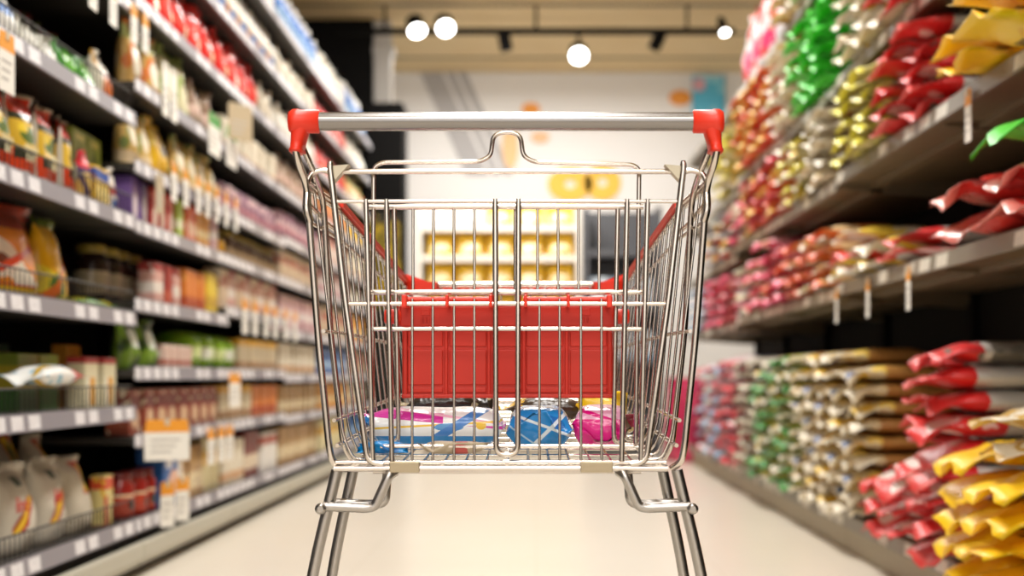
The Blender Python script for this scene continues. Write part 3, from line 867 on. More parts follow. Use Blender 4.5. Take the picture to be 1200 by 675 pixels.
wp = P_('white red packet print', '#ece3d6', [('b', 'z', .45, .62, '#b23238'), ('e', 'xz', .5, .25, .2, .12, '#3a78c2'), ('n', 35, .62, '#c9a08c')], .35)
run('L', 1.146, 4.38, 4.52, 'pouch', (.068, .04, .15), wp, 'white and red packet', 'food pouch', 'at the end of the soup shelf', back=.04, name='packet')
# shelf above
wb = P_('white blue bag print', '#e9e7df', [('b', 'z', .55, .75, '#3a78c0'), ('n', 25, .62, '#b9c2a8')], .3)
run('L', 1.473, 3.48, 3.66, 'pouch', (.17, .08, .14), wb, 'white bag with blue band', 'bag', 'at the front end above the soup pouches', back=.04, name='snack_bag')
gw = P_('grey white pack print', '#c6c3b2', [('n', 24, .55, '#8f8a78'), ('b', 'z', .4, .6, '#e2dfd2')], .35)
run('L', 1.473, 3.67, 3.98, 'pouch', (.15, .08, .115), gw, 'greyish white bag', 'bag', 'beside the green bags', back=.05, name='snack_bag')
gb = P_('bright green bag print', '#3f9e2c', [('e', 'xz', .5, .6, .3, .25, '#6cc23a'), ('n', 20, .62, '#2a6f1c')], .15)
run('L', 1.473, 3.99, 4.3, 'pouch', (.15, .1, .13), gb, 'glossy bright green bag', 'bag', 'above the olive cartons', back=.05, name='snack_bag')
wo = P_('white orange bag print', '#efe6d2', [('e', 'xz', .6, .35, .35, .3, '#e0763a'), ('b', 'z', .0, .12, '#3f9a3c'), ('n', 22, .62, '#d8a23a')], .3)
run('L', 1.473, 4.31, 4.51, 'pouch', (.15, .09, .175), wo, 'white and orange bag', 'bag', 'at the far end above the soup shelf', back=.05, name='snack_bag')
drb = P_('dark red bag print', '#7c1f1c', [('n', 18, .55, '#3c5a22'), ('e', 'xz', .5, .5, .3, .2, '#a3442c')], .35)
run('L', 1.473, 3.9, 4.48, 'pouch', (.18, .09, .25), drb, 'dark red and green bag', 'bag', 'behind the bright green bags', back=.2, name='snack_bag')
# orange bag shelf
og = P_('orange snack print', '#ef8a1c', [('b', 'z', .72, 1, '#a8381a'), ('d', 'xz', .9, .62, .92, '#f3e6d0'), ('e', 'xz', .3, .42, .24, .2, '#f0d8c0'), ('e', 'xz', .34, .4, .1, .06, '#7a3018'), ('d', 'xz', -.5, .12, .2, '#d9401c'), ('b', 'z', 0, .15, '#f0c21c'), ('b', 'z', .15, .17, '#d8301c')], .2, .3, 10)
loc, rz = spot_at('L', 3.70, .155, .842); good('pouch', (.42, .17, .265), og, loc, rz - .1, 'big orange snack bag with white flash behind the wire guard', 'bag', None, 'snack_bag', seed=2)
yo = P_('yellow snack print', '#f2b41c', [('d', 'xz', .6, .2, .5, '#f0d83a'), ('e', 'xz', .62, .72, .14, .12, '#d8c8a0'), ('e', 'xz', .35, .25, .2, .14, '#58782a'), ('d', 'xz', -.8, -.1, .08, '#e06a1c'), ('b', 'z', .9, 1, '#7a8a2c')], .2, .3, 10)
loc, rz = spot_at('L', 4.055, .14, .842); good('pouch', (.23, .13, .255), yo, loc, rz + .1, 'yellow and orange snack bag leaning beside the big orange one', 'bag', None, 'snack_bag', seed=3)
ty = P_('yellow tail print', '#ead21c', [('b', 'x', .0, .25, '#6c9a4a'), ('n', 20, .62, '#b8b81c')], .2)
loc, rz = spot_at('L', 4.33, .12, .842); good('pillow', (.13, .32, .045), ty, loc, rz + 1.45, 'flat yellow bag lying along the guard next to orange bags', 'bag', None, 'snack_bag', seed=1)
# cartons shelf
rp = P_('red pack with white word', '#c8261e', [('b', 'z', .8, 1, '#8f1c18'), ('r', 'xz', .12, .88, .5, .74, '#e8e0d8'), ('n', 60, .6, '#5c1512')], .35)
loc, rz = spot_at('L', 3.91, .22, .545); good('pouch', (.20, .07, .17), rp, loc, rz, 'red pack with pale lettering panel behind the white pouch', 'food pouch', None, 'red_pack', seed=1)
cs = P_('cream sack print', '#bdb09a', [('n', 14, .6, '#9c8f78')], .6)
loc, rz = spot_at('L', 3.69, .22, .545); good('pouch', (.2, .1, .16), cs, loc, rz, 'cream sack at the front end of the carton shelf', 'bag', None, 'flour_sack', seed=4)
gyc = P_('green yellow box print', '#b9b328', [('b', 'z', 0, .42, '#3d7a2a'), ('b', 'z', .42, .8, '#c8b62a'), ('b', 'z', .8, 1, '#8a9a2c'), ('b', 'x', .95, 1, '#a8322a')], .45, 0)
run('L', .545, 3.79, 4.13, 'carton', (.16, .06, .165), gyc, 'green and yellow carton', 'carton', 'next to the cream cartons', back=.105, wob=.02)
crm = P_('cream carton print', '#ede3bd', [('b', 'z', .88, 1, '#b83a38'), ('r', 'xz', .3, .72, .1, .62, '#e8a93c'), ('r', 'xz', .1, .3, .1, .62, '#f2efe0')], .45, 0)
run('L', .545, 4.15, 4.51, 'carton', (.115, .06, .16), crm, 'cream carton with red top', 'carton', 'at the end of its shelf', back=.05, wob=.02)
orc = P_('orange carton print', '#e0982c', [('e', 'xz', .5, .55, .22, .2, '#50402a')], .45, 0)
run('L', .545, 4.36, 4.49, 'carton', (.12, .05, .2), orc, 'orange carton with dark round mark', 'carton', 'behind the cream cartons', back=.16)
dgc = P_('dark green carton print', '#27401f', [('n', 30, .6, '#3c5c2c')], .45, 0)
run('L', .545, 3.8, 4.3, 'carton', (.16, .06, .2), dgc, 'dark green carton', 'carton', 'behind the green and yellow cartons', back=.32)
wpo = P_('white blue pouch print', '#ebebe6', [('n', 26, .6, '#7fb4cc'), ('e', 'xy', .7, .3, .08, .2, '#c8a23a'), ('b', 'y', .72, .95, '#d8424a')], .25)
loc, rz = spot_at('L', 3.77, .03, .545); good('pillow', (.115, .46, .055), wpo, (loc[0], loc[1], .545 + .066), rz - PI / 2 + .04, 'white pouch with red tail lying on the wire guard', 'food pouch', None, 'white_pouch', seed=2)
# white sacks on the lowest shelf
sack = P_('white flour sack print', '#cfc6b4', [('d', 'xz', -.9, -.12, .10, '#b3301f'), ('d', 'xz', -.9, -.06, .045, '#efc22a'), ('b', 'z', .62, 1, '#c3b9a6'), ('b', 'x', 0, .22, '#cfc6b4'), ('b', 'x', .82, 1, '#cfc6b4'), ('b', 'z', 0, .22, '#d8d0c0'), ('r', 'xz', .45, .62, .74, .84, '#3f4a38')], .5, .35, 9)
sack2 = P_('white sack with yellow mark print', '#c8bda8', [('r', 'xz', .48, .88, .5, .92, '#b2371f'), ('e', 'xz', .68, .7, .16, .18, '#efc428'), ('e', 'xz', .68, .72, .06, .1, '#3d5a30'), ('n', 10, .62, '#b8ab94')], .5, .35, 9)
for i, (Y, w, h, mm, a) in enumerate(((3.46, .25, .24, sack, .05), (3.725, .25, .235, sack, -.04), (3.985, .245, .235, sack, .04), (4.22, .21, .225, sack2, .04))):
    loc, rz = spot_at('L', Y, .125, .185)
    o = good('pouch', (w, .14, h), mm, loc, rz + a, 'white flour sack with red and yellow mark, %s from front end' % ORD[i], 'flour sack', 'white flour sacks behind the guard', 'flour_sack', seed=i)
    if i < 3: ob('lettering', mesh_cached(('txt', 'line'), lambda: text_mesh('line', .06, M['redink'])), o, (-w * .22, -.074, h * .56))
for i, (Y, h, w) in enumerate(((3.78, .32, .27), (4.09, .32, .28), (4.37, .29, .24))):
    loc, rz = spot_at('L', Y, .285, .185)
    good('pouch', (w, .13, h), sack2 if i != 0 else sack, loc, rz + .1, 'tall white sack in the rear row, %s from front end' % ORD[i], 'flour sack', 'white sacks in the rear row', 'flour_sack', seed=i + 1)
ry = P_('red yellow packet print', '#e3cf86', [('b', 'z', .72, .95, '#d8502a'), ('r', 'xz', .0, .3, 0, .6, '#cf4432'), ('n', 30, .62, '#e8b83a')], .4)
run('L', .185, 4.345, 4.51, 'carton', (.08, .05, .155), ry, 'yellow and red carton', 'carton', 'between sacks and red jars', back=.05)

# ---------------------------------------------------------------- left, second and third bays
lidred = simple('dark red lid', '#6c1c18', .35); lidyel = simple('dull gold lid', '#a08a3a', .35)
jr = P_('red jar print', '#9a2620', [('r', 'xz', 0, 1, .12, .62, '#c4452c'), ('e', 'xz', .5, .36, .22, .16, '#1c1916'), ('b', 'z', .56, .62, '#e8d8b0')], .2, 0)
run('L', .185, 4.56, 4.95, 'jar', (.047, .15), jr, 'dark red jar', 'jar', 'beside the blue carton', mat2=lidred, wob=.5)
blu = P_('blue carton print', '#2460a8', [('b', 'z', .72, 1, '#2a5a9c'), ('e', 'xz', .55, .4, .3, .22, '#e9b89c'), ('e', 'xz', .3, .75, .2, .1, '#e8e8ee'), ('b', 'x', .75, 1, '#e4dcd0')], .4, 0)
run('L', .185, 4.98, 5.22, 'carton', (.235, .1, .205), blu, 'blue carton', 'carton', 'on the lowest shelf under the big tag')
tanb = P_('tan bottle print', '#c29a62', [('b', 'z', .2, .5, '#e8d4a8'), ('n', 30, .6, '#8a5a34')], .35, 0)
run('L', .185, 5.24, 5.55, 'carton', (.095, .06, .2), tanb, 'tan patterned carton', 'carton', 'next to the blue carton')
ycr = P_('yellow cream box print', '#e6d9a4', [('b', 'z', .5, .75, '#e8b944'), ('n', 26, .6, '#f2ead2')], .4, 0)
run('L', .185, 5.56, 5.84, 'carton', (.085, .06, .22), ycr, 'yellow and cream carton', 'carton', 'at the end of second bay')
crw = P_('cream long box print', '#e9dfc8', [('b', 'z', .1, .3, '#d8a878'), ('n', 22, .62, '#c8b898')], .4, 0)
run('L', .185, 5.88, 6.34, 'carton', (.22, .08, .19), crw, 'cream long carton', 'carton', 'on the third bay floor shelf', wob=.03)
rcl = P_('maroon long box print', '#7c2f2a', [('b', 'z', .2, .5, '#e0cdb0')], .4, 0); wlb = P_('white long box print', '#ece8e0', [('b', 'z', .7, .9, '#c85a4a'), ('n', 20, .64, '#cfc4b4')], .4, 0)
run('L', .185, 6.38, 6.72, 'carton', (.16, .08, .21), rcl, 'maroon carton with cream band', 'carton', 'on the third bay floor shelf', wob=.03)
run('L', .185, 6.76, 7.15, 'carton', (.18, .08, .19), wlb, 'white carton with red stripe', 'carton', 'on the third bay floor shelf', wob=.03)
rbr = P_('red brown box print', '#9c4a34', [('b', 'z', .6, .85, '#7a2a20'), ('e', 'xz', .5, .35, .35, .2, '#d8b48c'), ('n', 24, .64, '#e8d8b8')], .4, 0)
run('L', .455, 4.56, 5.82, 'carton', (.135, .08, .15), rbr, 'red and brown carton', 'carton', 'on second shelf of second bay', wob=.04)
orr = P_('orange row carton print', '#d97a26', [('b', 'z', .1, .35, '#b84a20'), ('n', 24, .64, '#e8a24a')], .4, 0)
byl = P_('beige box yellow top print', '#d3c2a0', [('b', 'z', .78, 1, '#e0aa30'), ('b', 'z', .1, .3, '#b08860')], .4, 0)
run('L', .455, 6.56, 7.15, 'carton', (.18, .08, .15), orr, 'dark orange carton', 'carton', 'on second shelf of third bay', wob=.03)
run('L', .455, 5.88, 6.52, 'carton', (.15, .08, .155), byl, 'beige carton with yellow top', 'carton', 'on second shelf of third bay', wob=.03)
grn = P_('leaf green bag print', '#6f8f2c', [('n', 16, .52, '#2f4a1c'), ('e', 'xz', .55, .6, .25, .2, '#dfe6da')], .3)
run('L', .67, 4.55, 4.95, 'pouch', (.18, .08, .17), grn, 'leaf green bag', 'bag', 'on third shelf of second bay', name='snack_bag')
pkw = P_('pale pink pack print', '#d8b8a8', [('n', 22, .55, '#ece2d4'), ('b', 'z', .2, .4, '#b86a5a')], .4)
run('L', .67, 4.97, 5.4, 'carton', (.10, .07, .09), pkw, 'pale pink low carton', 'carton', 'before the lime tubs')
lime = P_('lime tub print', '#8fbf2a', [('b', 'z', .3, .6, '#d8e6a0'), ('e', 'xz', .5, .45, .2, .16, '#f0f4e0'), ('n', 30, .64, '#5a9a24')], .3, 0)
run('L', .67, 5.42, 5.84, 'tub', (.098, .155), lime, 'lime green round tub', 'tub', 'on third shelf of second bay', wob=1)
run('L', .67, 5.88, 6.25, 'tub', (.09, .15), lime, 'lime green round tub', 'tub', 'at the start of third bay', wob=1)
run('L', .67, 6.28, 7.15, 'carton', (.2, .08, .145), byl, 'beige carton with yellow top', 'carton', 'on third shelf beyond the lime tubs', wob=.03)
dj = P_('dark sauce jar print', '#2c1712', [('r', 'xz', 0, 1, .16, .62, '#c4b598'), ('n', 60, .68, '#74665a')], .2, 0)
run('L', .89, 4.56, 5.12, 'jar', (.058, .185), dj, 'dark sauce jar with cream label', 'jar', 'behind the pink cartons', back=.115, mat2=lidyel, gap=.03, wob=.3)
pk = P_('pink white carton print', '#d9a79a', [('b', 'z', .3, .55, '#ece0d4'), ('b', 'z', .8, 1, '#a83c38'), ('n', 24, .64, '#f0e6dc')], .4, 0)
run('L', .89, 4.85, 5.25, 'carton', (.095, .06, .15), [pk, red_box, pk], 'pink and white carton', 'carton', 'in front of the sauce jars')
run('L', .89, 5.28, 5.62, 'carton', (.105, .06, .16), orr, 'plain orange carton', 'carton', 'on fourth shelf of second bay')
yel = P_('yellow row carton print', '#e2c42c', [('b', 'z', .2, .45, '#c8a01c')], .4, 0)
run('L', .89, 5.63, 5.84, 'carton', (.10, .06, .17), yel, 'bright yellow carton', 'carton', 'on fourth shelf of second bay')
bgr = P_('beige red pack print', '#cdb394', [('b', 'z', .55, .8, '#b85c48'), ('n', 20, .6, '#e4d8c4')], .4, 0)
run('L', .93, 5.88, 7.15, 'carton', (.15, .07, .17), [bgr, pk], 'beige and red carton', 'carton', 'on fourth shelf of third bay', wob=.03)
pur = P_('purple carton print', '#7d5aa6', [('e', 'xz', .5, .4, .3, .3, '#e2d4d8'), ('b', 'z', .82, 1, '#5c3a86')], .35, 0)
rdc = P_('red row carton print', '#cf3a30', [('e', 'xz', .5, .35, .3, .22, '#eadccf'), ('b', 'z', .75, .9, '#e8705c')], .35, 0)
lmc = P_('lime row carton print', '#b4cf52', [('b', 'z', .3, .5, '#eaf0c8')], .35, 0)
ror = P_('vermilion carton print', '#e25a2c', [('e', 'xz', .5, .4, .3, .2, '#f0dcc0')], .35, 0)
orx = P_('amber carton print', '#eaa23a', [('b', 'z', .3, .5, '#f2d8a0')], .35, 0)
pks = P_('dusty pink carton print', '#cfa3a8', [('b', 'z', .4, .6, '#e8dcd8')], .35, 0)
for mt, a, b, dn in ((pur, 4.55, 4.82, 'purple carton'), (rdc, 4.83, 5.13, 'bright red carton'), (lmc, 5.14, 5.28, 'lime green carton'), (ror, 5.29, 5.47, 'vermilion carton'), (orx, 5.48, 5.70, 'amber carton'), (pks, 5.71, 5.84, 'dusty pink carton')):
    run('L', 1.14, a, b, 'carton', (.085, .06, .155), mt, dn, 'carton', 'on the tea shelf of second bay', wob=.03)
gold = P_('gold ball print', '#d49a2c', [], .25, 0)
brn = P_('brown bottle print', '#4c3524', [('r', 'xz', 0, 1, .2, .5, '#a38a68')], .25, 0)
run('L', 1.14, 5.9, 6.0, 'tub', (.045, .09), gold, 'small golden tub', 'tub', 'just past the tea cartons')
run('L', 1.14, 6.05, 7.15, 'jar', (.05, .13), brn, 'brown jar with beige label', 'jar', 'on the shelf past the tea cartons', mat2=lidyel, gap=.02, wob=.4)
ylb = P_('yellow bag face print', '#e9b92c', [('e', 'xz', .5, .5, .1, .1, '#3a2a14'), ('n', 20, .63, '#f2d878')], .3)
run('L', 1.33, 4.86, 5.14, 'pouch', (.27, .1, .215), ylb, 'yellow bag', 'bag', 'beside the beige tag above the tea cartons', name='snack_bag')
glp = P_('gold pack print', '#c9a860', [('n', 18, .55, '#7d8a4a'), ('e', 'xz', .5, .55, .25, .2, '#e8dcc0'), ('b', 'z', .05, .25, '#e0c8a0')], .35)
run('L', 1.33, 4.56, 4.84, 'pouch', (.13, .07, .19), glp, 'pale gold pack', 'bag', 'in front of the yellow bag', name='snack_bag')
run('L', 1.33, 5.17, 5.83, 'pouch', (.15, .07, .2), glp, 'gold and green pack', 'bag', 'above the tea cartons', name='snack_bag')
ppk = P_('mauve can print', '#9a7488', [('n', 22, .55, '#d8b8b8'), ('b', 'z', .3, .5, '#c88a94')], .35, 0)
run('L', 1.33, 5.9, 7.15, 'can', (.05, .13), ppk, 'mauve can', 'can', 'on the sixth shelf of third bay', wob=2)
gop = P_('green orange pack print', '#dcb46a', [('n', 16, .55, '#e0803a'), ('b', 'z', .7, .9, '#c8d080'), ('e', 'xz', .5, .4, .3, .2, '#f0e8d4')], .35)
run('L', 1.59, 4.55, 5.0, 'pouch', (.145, .07, .22), gop, 'orange and cream pack', 'bag', 'below the red bags', name='snack_bag')
gcr = P_('tall green cream pack print', '#d6cfa4', [('n', 14, .55, '#9cae5c'), ('b', 'z', .8, 1, '#8a9a50')], .35)
run('L', 1.59, 5.02, 5.36, 'pouch', (.165, .08, .24), gcr, 'tall green and cream pack', 'bag', 'below the red bags', name='snack_bag')
bbp = P_('brown beige pouch print', '#b39a80', [('n', 16, .52, '#8a6a54'), ('b', 'z', .3, .5, '#d8b8a8')], .35)
run('L', 1.59, 5.4, 5.83, 'pouch', (.14, .07, .2), bbp, 'brown and beige pouch', 'food pouch', 'below the red bags', name='food_pouch')
run('L', 1.59, 5.9, 7.15, 'carton', (.14, .07, .15), crw, 'cream carton', 'carton', 'on seventh shelf of third bay', wob=.1, n=6)
rbag = P_('red crisp bag print', '#d92a26', [('e', 'xz', .45, .45, .3, .16, '#e8564c'), ('e', 'xz', .6, .3, .16, .1, '#e8d0a8'), ('n', 14, .64, '#b01c1c')], .25)
run('L', 1.86, 4.57, 5.83, 'pouch', (.19, .1, .24), rbag, 'bright red crisp bag', 'crisp bag', 'high shelf of second bay', name='crisp_bag')
run('L', 1.86, 5.88, 6.75, 'pouch', (.19, .1, .24), rbag, 'bright red crisp bag', 'crisp bag', 'high shelf of third bay', name='crisp_bag')
run('L', 1.86, 4.65, 5.8, 'pouch', (.2, .1, .24), rbag, 'bright red crisp bag', 'crisp bag', 'rear row of second bay', name='crisp_bag', back=.17)
crp = P_('cream tall pack print', '#d8cfba', [('n', 16, .55, '#b0a48c')], .35)
run('L', 1.86, 6.78, 7.15, 'pouch', (.12, .07, .2), crp, 'cream pouch', 'food pouch', 'after the red crisp bags', name='food_pouch')
btl = P_('cream bottle print', '#d9cdb4', [('r', 'xz', 0, 1, .2, .5, '#b47a54')], .3, 0)
btb = P_('blue labelled bottle print', '#e0ddd4', [('r', 'xz', 0, 1, .2, .5, '#4f74b0')], .3, 0)
lidw = simple('white cap', '#e6e2d8', .4); lido = simple('orange cap', '#d9883a', .4)
run('L', 2.14, 5.2, 5.84, 'bottle', (.045, .21), btl, 'cream bottle with brown label', 'bottle', 'above the red crisp bags', mat2=lido, wob=2)
run('L', 2.14, 5.9, 7.15, 'bottle', (.045, .21), [btb, btl], 'pale bottle with white cap', 'bottle', 'above the crisp bags, third bay', mat2=lidw, gap=.02, wob=2)
run('L', 2.14, 4.6, 5.18, 'pouch', (.15, .08, .2), bbp, 'brown pouch', 'food pouch', 'above the crisp bags', name='food_pouch')
wcr = P_('white tall pack print', '#e3dfd2', [('b', 'z', .7, .85, '#c8b89a'), ('n', 18, .64, '#b8b4a8')], .35)
run('L', 2.42, 5.9, 7.15, 'pouch', (.18, .1, .26), wcr, 'white tall pack', 'bag', 'on the top shelf of third bay', name='tall_pack')

# ---------------------------------------------------------------- left, far bays: one or two kinds of goods on every shelf
bluc = P_('blue bottle print', '#2f6cb8', [('b', 'z', .3, .5, '#a8c8e4')], .3, 0)
far_left = {
    2.42: [('bottle', (.06, .27), bluc, 'blue bottle', 'bottle'), ('pouch', (.2, .1, .26), wcr, 'white tall pack', 'bag'), ('bottle', (.06, .29), bluc, 'blue bottle', 'bottle')],
    2.14: [('pouch', (.2, .09, .2), crp, 'cream pouch', 'food pouch'), ('pouch', (.19, .1, .2), rbag, 'red bag', 'bag'), ('pouch', (.19, .1, .2), wcr, 'white pack', 'bag')],
    1.86: [('pouch', (.16, .08, .19), wcr, 'pale pack', 'bag'), ('pouch', (.19, .1, .2), rbag, 'red bag', 'bag'), ('pouch', (.19, .1, .2), gop, 'orange pack', 'bag')],
    1.59: [('pouch', (.16, .08, .2), bbp, 'brown pouch', 'food pouch'), ('carton', (.16, .07, .19), orr, 'orange carton', 'carton'), ('pouch', (.2, .1, .2), ylb, 'yellow pack', 'bag')],
    1.35: [('can', (.055, .15), ppk, 'mauve can', 'can'), ('carton', (.16, .07, .17), pk, 'pink carton', 'carton'), ('carton', (.16, .07, .17), crw, 'cream carton', 'carton')],
    1.14: [('carton', (.15, .07, .16), bgr, 'beige carton', 'carton'), ('carton', (.16, .07, .17), pks, 'dusty pink carton', 'carton'), ('pouch', (.2, .1, .17), wcr, 'white pack', 'bag')],
    .88: [('carton', (.15, .07, .19), pks, 'dusty pink carton', 'carton'), ('carton', (.16, .07, .2), bgr, 'beige carton', 'carton'), ('carton', (.16, .07, .2), orx, 'amber carton', 'carton')],
    .65: [('carton', (.17, .08, .17), crw, 'cream carton', 'carton'), ('carton', (.17, .08, .17), bluc, 'blue carton', 'carton'), ('carton', (.17, .08, .17), bgr, 'beige carton', 'carton')],
    .44: [('carton', (.17, .08, .16), tanb, 'tan carton', 'carton'), ('carton', (.17, .08, .16), orx, 'amber carton', 'carton'), ('carton', (.17, .08, .16), crw, 'cream carton', 'carton')],
    .185: [('carton', (.2, .08, .2), tanb, 'tan carton', 'carton'), ('carton', (.2, .08, .2), ycr, 'cream and yellow carton', 'carton'), ('carton', (.2, .08, .2), bluc, 'blue carton', 'carton')],
}
SHN = dict(zip((.185, .44, .65, .88, 1.14, 1.35, 1.59, 1.86, 2.14, 2.42), ('lowest', 'second', 'third', 'fourth', 'fifth', 'sixth', 'seventh', 'eighth', 'ninth', 'top')))
for b in (3, 4, 5):
    for z, opts in far_left.items():
        k, dm, mt, dn, ct = opts[b - 3]
        run('L', z, LB[b] + .05, LB[b + 1] - .05, k, dm, mt, dn, ct, '%s shelf of %s bay' % (SHN[z], ORD[b]), mat2=lidw, gap=.02, wob=.08,
            name={'pouch': 'food_pouch'}.get(k))

# ---------------------------------------------------------------- right: piles of pillow bags, ends towards the aisle
ylw = P_('yellow bag print', '#f8c814', [('n', 9, .60, '#f0b40e'), ('r', 'xy', .3, .5, .30, .42, '#8a6a1c')], .38, .3, 12)
clr = P_('clear gold bag print', '#d8c49a', [('b', 'y', 0, .22, '#c9a24c'), ('n', 14, .56, '#efe6d2'), ('r', 'xy', .15, .25, .03, .12, '#2a231a')], .38, .3, 12)
rtip = P_('red tipped grey bag print', '#8b867c', [('b', 'y', 0, .36, '#d82a2c'), ('n', 16, .6, '#6f6a62'), ('b', 'y', .33, .38, '#d8d2ca'), ('b', 'y', 0, .12, '#cf3434')], .38, .3, 12)
rwht = P_('red tipped white bag print', '#d5d2cb', [('b', 'y', 0, .36, '#dc2c2c'), ('e', 'xy', .45, .24, .14, .05, '#f0c8c0'), ('e', 'xy', .4, .30, .06, .03, '#4a5a2a'), ('b', 'y', 0, .1, '#d43a36')], .38, .3, 12)
rmix = P_('red white bag print', '#d93232', [('e', 'xy', .5, .2, .3, .10, '#eee2da'), ('n', 9, .62, '#e8b8ac'), ('b', 'y', .5, 1, '#c9c0b4'), ('e', 'xy', .3, .3, .1, .05, '#5a5a2a')], .38, .3, 12)
crs = P_('cream bag print', '#d2c29a', [('b', 'y', 0, .2, '#ddd0b4'), ('n', 9, .56, '#e8c456'), ('e', 'xy', .6, .13, .25, .06, '#e6b92a'), ('r', 'xy', .15, .4, .04, .12, '#2f4a7a'), ('b', 'y', .3, 1, '#b07c3c')], .38, .3, 12)
crs2 = P_('pale cream bag print', '#d6c8a8', [('b', 'y', 0, .16, '#e0d6be'), ('n', 10, .58, '#c8b080'), ('b', 'y', .26, 1, '#a8743a')], .38, .3, 12)
gry = P_('green yellow bag print', '#7fa244', [('n', 10, .52, '#d9cf4a'), ('n', 13, .62, '#e6ead2'), ('b', 'y', 0, .10, '#3f8a3c')], .38, .3, 12)
ggr = P_('green bag print', '#3cc832', [('n', 12, .62, '#2aa024'), ('b', 'y', .45, 1, '#b8b0a0')], .38, .3, 12)
rdb = P_('red blue bag print', '#cf3444', [('n', 8, .56, '#e6d6d8'), ('b', 'y', .4, 1, '#3a4a8a')], .38, .3, 12)
blb = P_('pale blue bag print', '#7fa8c8', [('n', 9, .54, '#e2e2e4'), ('n', 12, .62, '#cf4a58')], .38, .3, 12)
gyb = P_('grey cream bag print', '#a89c86', [('n', 9, .54, '#d8d2c0')], .38, .3, 12)
pnk = P_('hot pink bag print', '#e03a68', [('n', 9, .56, '#f0a8b0'), ('e', 'xy', .5, .15, .2, .07, '#f0c0a0')], .38, .3, 12)
orb = P_('orange bag print', '#e67a34', [('n', 9, .56, '#f0c890'), ('b', 'y', 0, .08, '#d85a2c')], .38, .3, 12)
wyb = P_('white yellow bag print', '#e8dfca', [('n', 10, .56, '#e6c23c'), ('e', 'xy', .5, .18, .2, .08, '#f4f0e8')], .38, .3, 12)
slv = P_('gold silver bag print', '#c7bb78', [('n', 9, .55, '#e6da5a'), ('b', 'y', 0, .08, '#d8cf3a'), ('n', 12, .63, '#8a7a4a')], .38, .3, 12)
olv = P_('olive yellow bag print', '#c2b02c', [('n', 9, .56, '#8f8a24'), ('b', 'y', 0, .1, '#dcd04a')], .38, .3, 12)
ror2 = P_('red orange bag print', '#d83c2a', [('n', 8, .58, '#ea9a4a'), ('b', 'y', 0, .08, '#e0b040')], .38, .3, 12)
gld = P_('gold bag print', '#c9a24a', [('n', 10, .56, '#e4cf94')], .38, .3, 12)

# base shelf
stack('R', .147, [3.19], (.28, .42, .064), [ylw], [4], 'crumpled yellow bag', 'nearest on the base shelf', poke=.12, droop=.03, wob=.05, soft=.022, tail=.2, name='noodle_bag')
stack('R', .147, [3.47], (.24, .40, .06), [ylw], [5], 'yellow bag', 'touching the red tipped bags', poke=.10, droop=.04, wob=.05, soft=.022, tail=.2, name='noodle_bag')
stack('R', .147, [3.21], (.24, .42, .058), [clr], [2], 'clear gold bag', 'on top of the yellow bags', poke=.08, droop=.02, start=4 * .071 + .012, name='noodle_bag')
stack('R', .147, [3.81], (.26, .42, .058), [rwht, rwht, rmix, rwht, rwht, rmix, rwht, rwht, rtip, rtip], [9], 'red tipped rice bag', 'beside the yellow bags', poke=.08, droop=.03, wob=.07, name='rice_bag')
stack('R', .147, [4.22, 4.52], (.25, .38, .058), [rmix], [4, 3], 'red and white bag', 'low on the base shelf', poke=.06, droop=.03, name='rice_bag')
stack('R', .147, [4.2], (.26, .40, .05), [rtip, rwht], [5], 'grey bag with red tip', 'on the red and white bags', poke=-.02, droop=.02, start=4 * .065 + .012, name='rice_bag')
stack('R', .147, [4.82, 5.08, 5.34, 5.6, 5.86], (.24, .40, .052), [crs, crs2], [9, 10, 10, 10, 10], 'cream rice bag', 'on the base shelf', poke=.04, droop=.02, name='rice_bag')
stack('R', .147, [6.12, 6.38, 6.64, 6.9], (.24, .38, .052), [gry, gry, wyb], [10, 10, 10, 9], 'green and yellow bag', 'on the base shelf', poke=.05, droop=.02, name='rice_bag')
stack('R', .147, [7.16, 7.42], (.24, .38, .052), [gyb], [10, 10], 'grey and cream bag', 'on the base shelf', poke=.05, droop=.02, name='rice_bag')
stack('R', .147, [7.7, 7.98], (.26, .38, .06), [rdb], [9, 9], 'red and blue bag', 'on the base shelf', poke=.05, droop=.02, name='rice_bag')
stack('R', .147, [8.3, 8.6, 8.9, 9.2], (.28, .38, .075), [blb, rdb], [7, 7, 7, 7], 'pale blue and red bag', 'on the base shelf', poke=.05, droop=.02, name='rice_bag')
# middle shelf
rflat = P_('plain red bag print', '#c8322c', [('n', 8, .6, '#a82420'), ('b', 'y', 0, .08, '#e07a70')], .22, .5, 18)
stack('R', .975, [3.08, 3.45], (.33, .42, .07), [rflat], [2, 2], 'plain red bag', 'in front of the green bag', poke=.10, droop=.03, wob=.1, soft=.02, name='noodle_bag')
stack('R', .975, [3.06], (.28, .42, .06), [ggr], [1], 'bright green bag lying on the', 'of plain red bags', poke=.13, droop=.05, start=2 * .077 + .014, soft=.02, name='noodle_bag')
stack('R', .975, [4.32], (.3, .40, .05), [rmix, rwht], [2], 'red bag with white end', 'past the hanging tags', poke=.02, droop=.02, name='rice_bag')
stack('R', .975, [4.68, 4.98], (.27, .38, .055), [wyb, wyb, rmix], [2, 3], 'white and yellow bag', 'on middle shelf', poke=.04, droop=.02, name='rice_bag')
dkr = P_('dark red box print', '#8c1e20', [], .5, 0)
run('R', .975, 4.1, 5.15, 'carton', (.25, .07, .2), dkr, 'dark red carton', 'carton', 'behind the white and yellow bags', back=.405, wob=.02)
stack('R', .96, [5.36, 5.64, 5.92], (.26, .38, .055), [orb, wyb, orb], [4, 4, 4], 'orange bag', 'on middle shelf', poke=.05, droop=.03)
stack('R', .96, [6.2, 6.46], (.25, .38, .06), [pnk, pnk, orb], [4, 4], 'hot pink bag', 'on middle shelf', poke=.06, droop=.03)
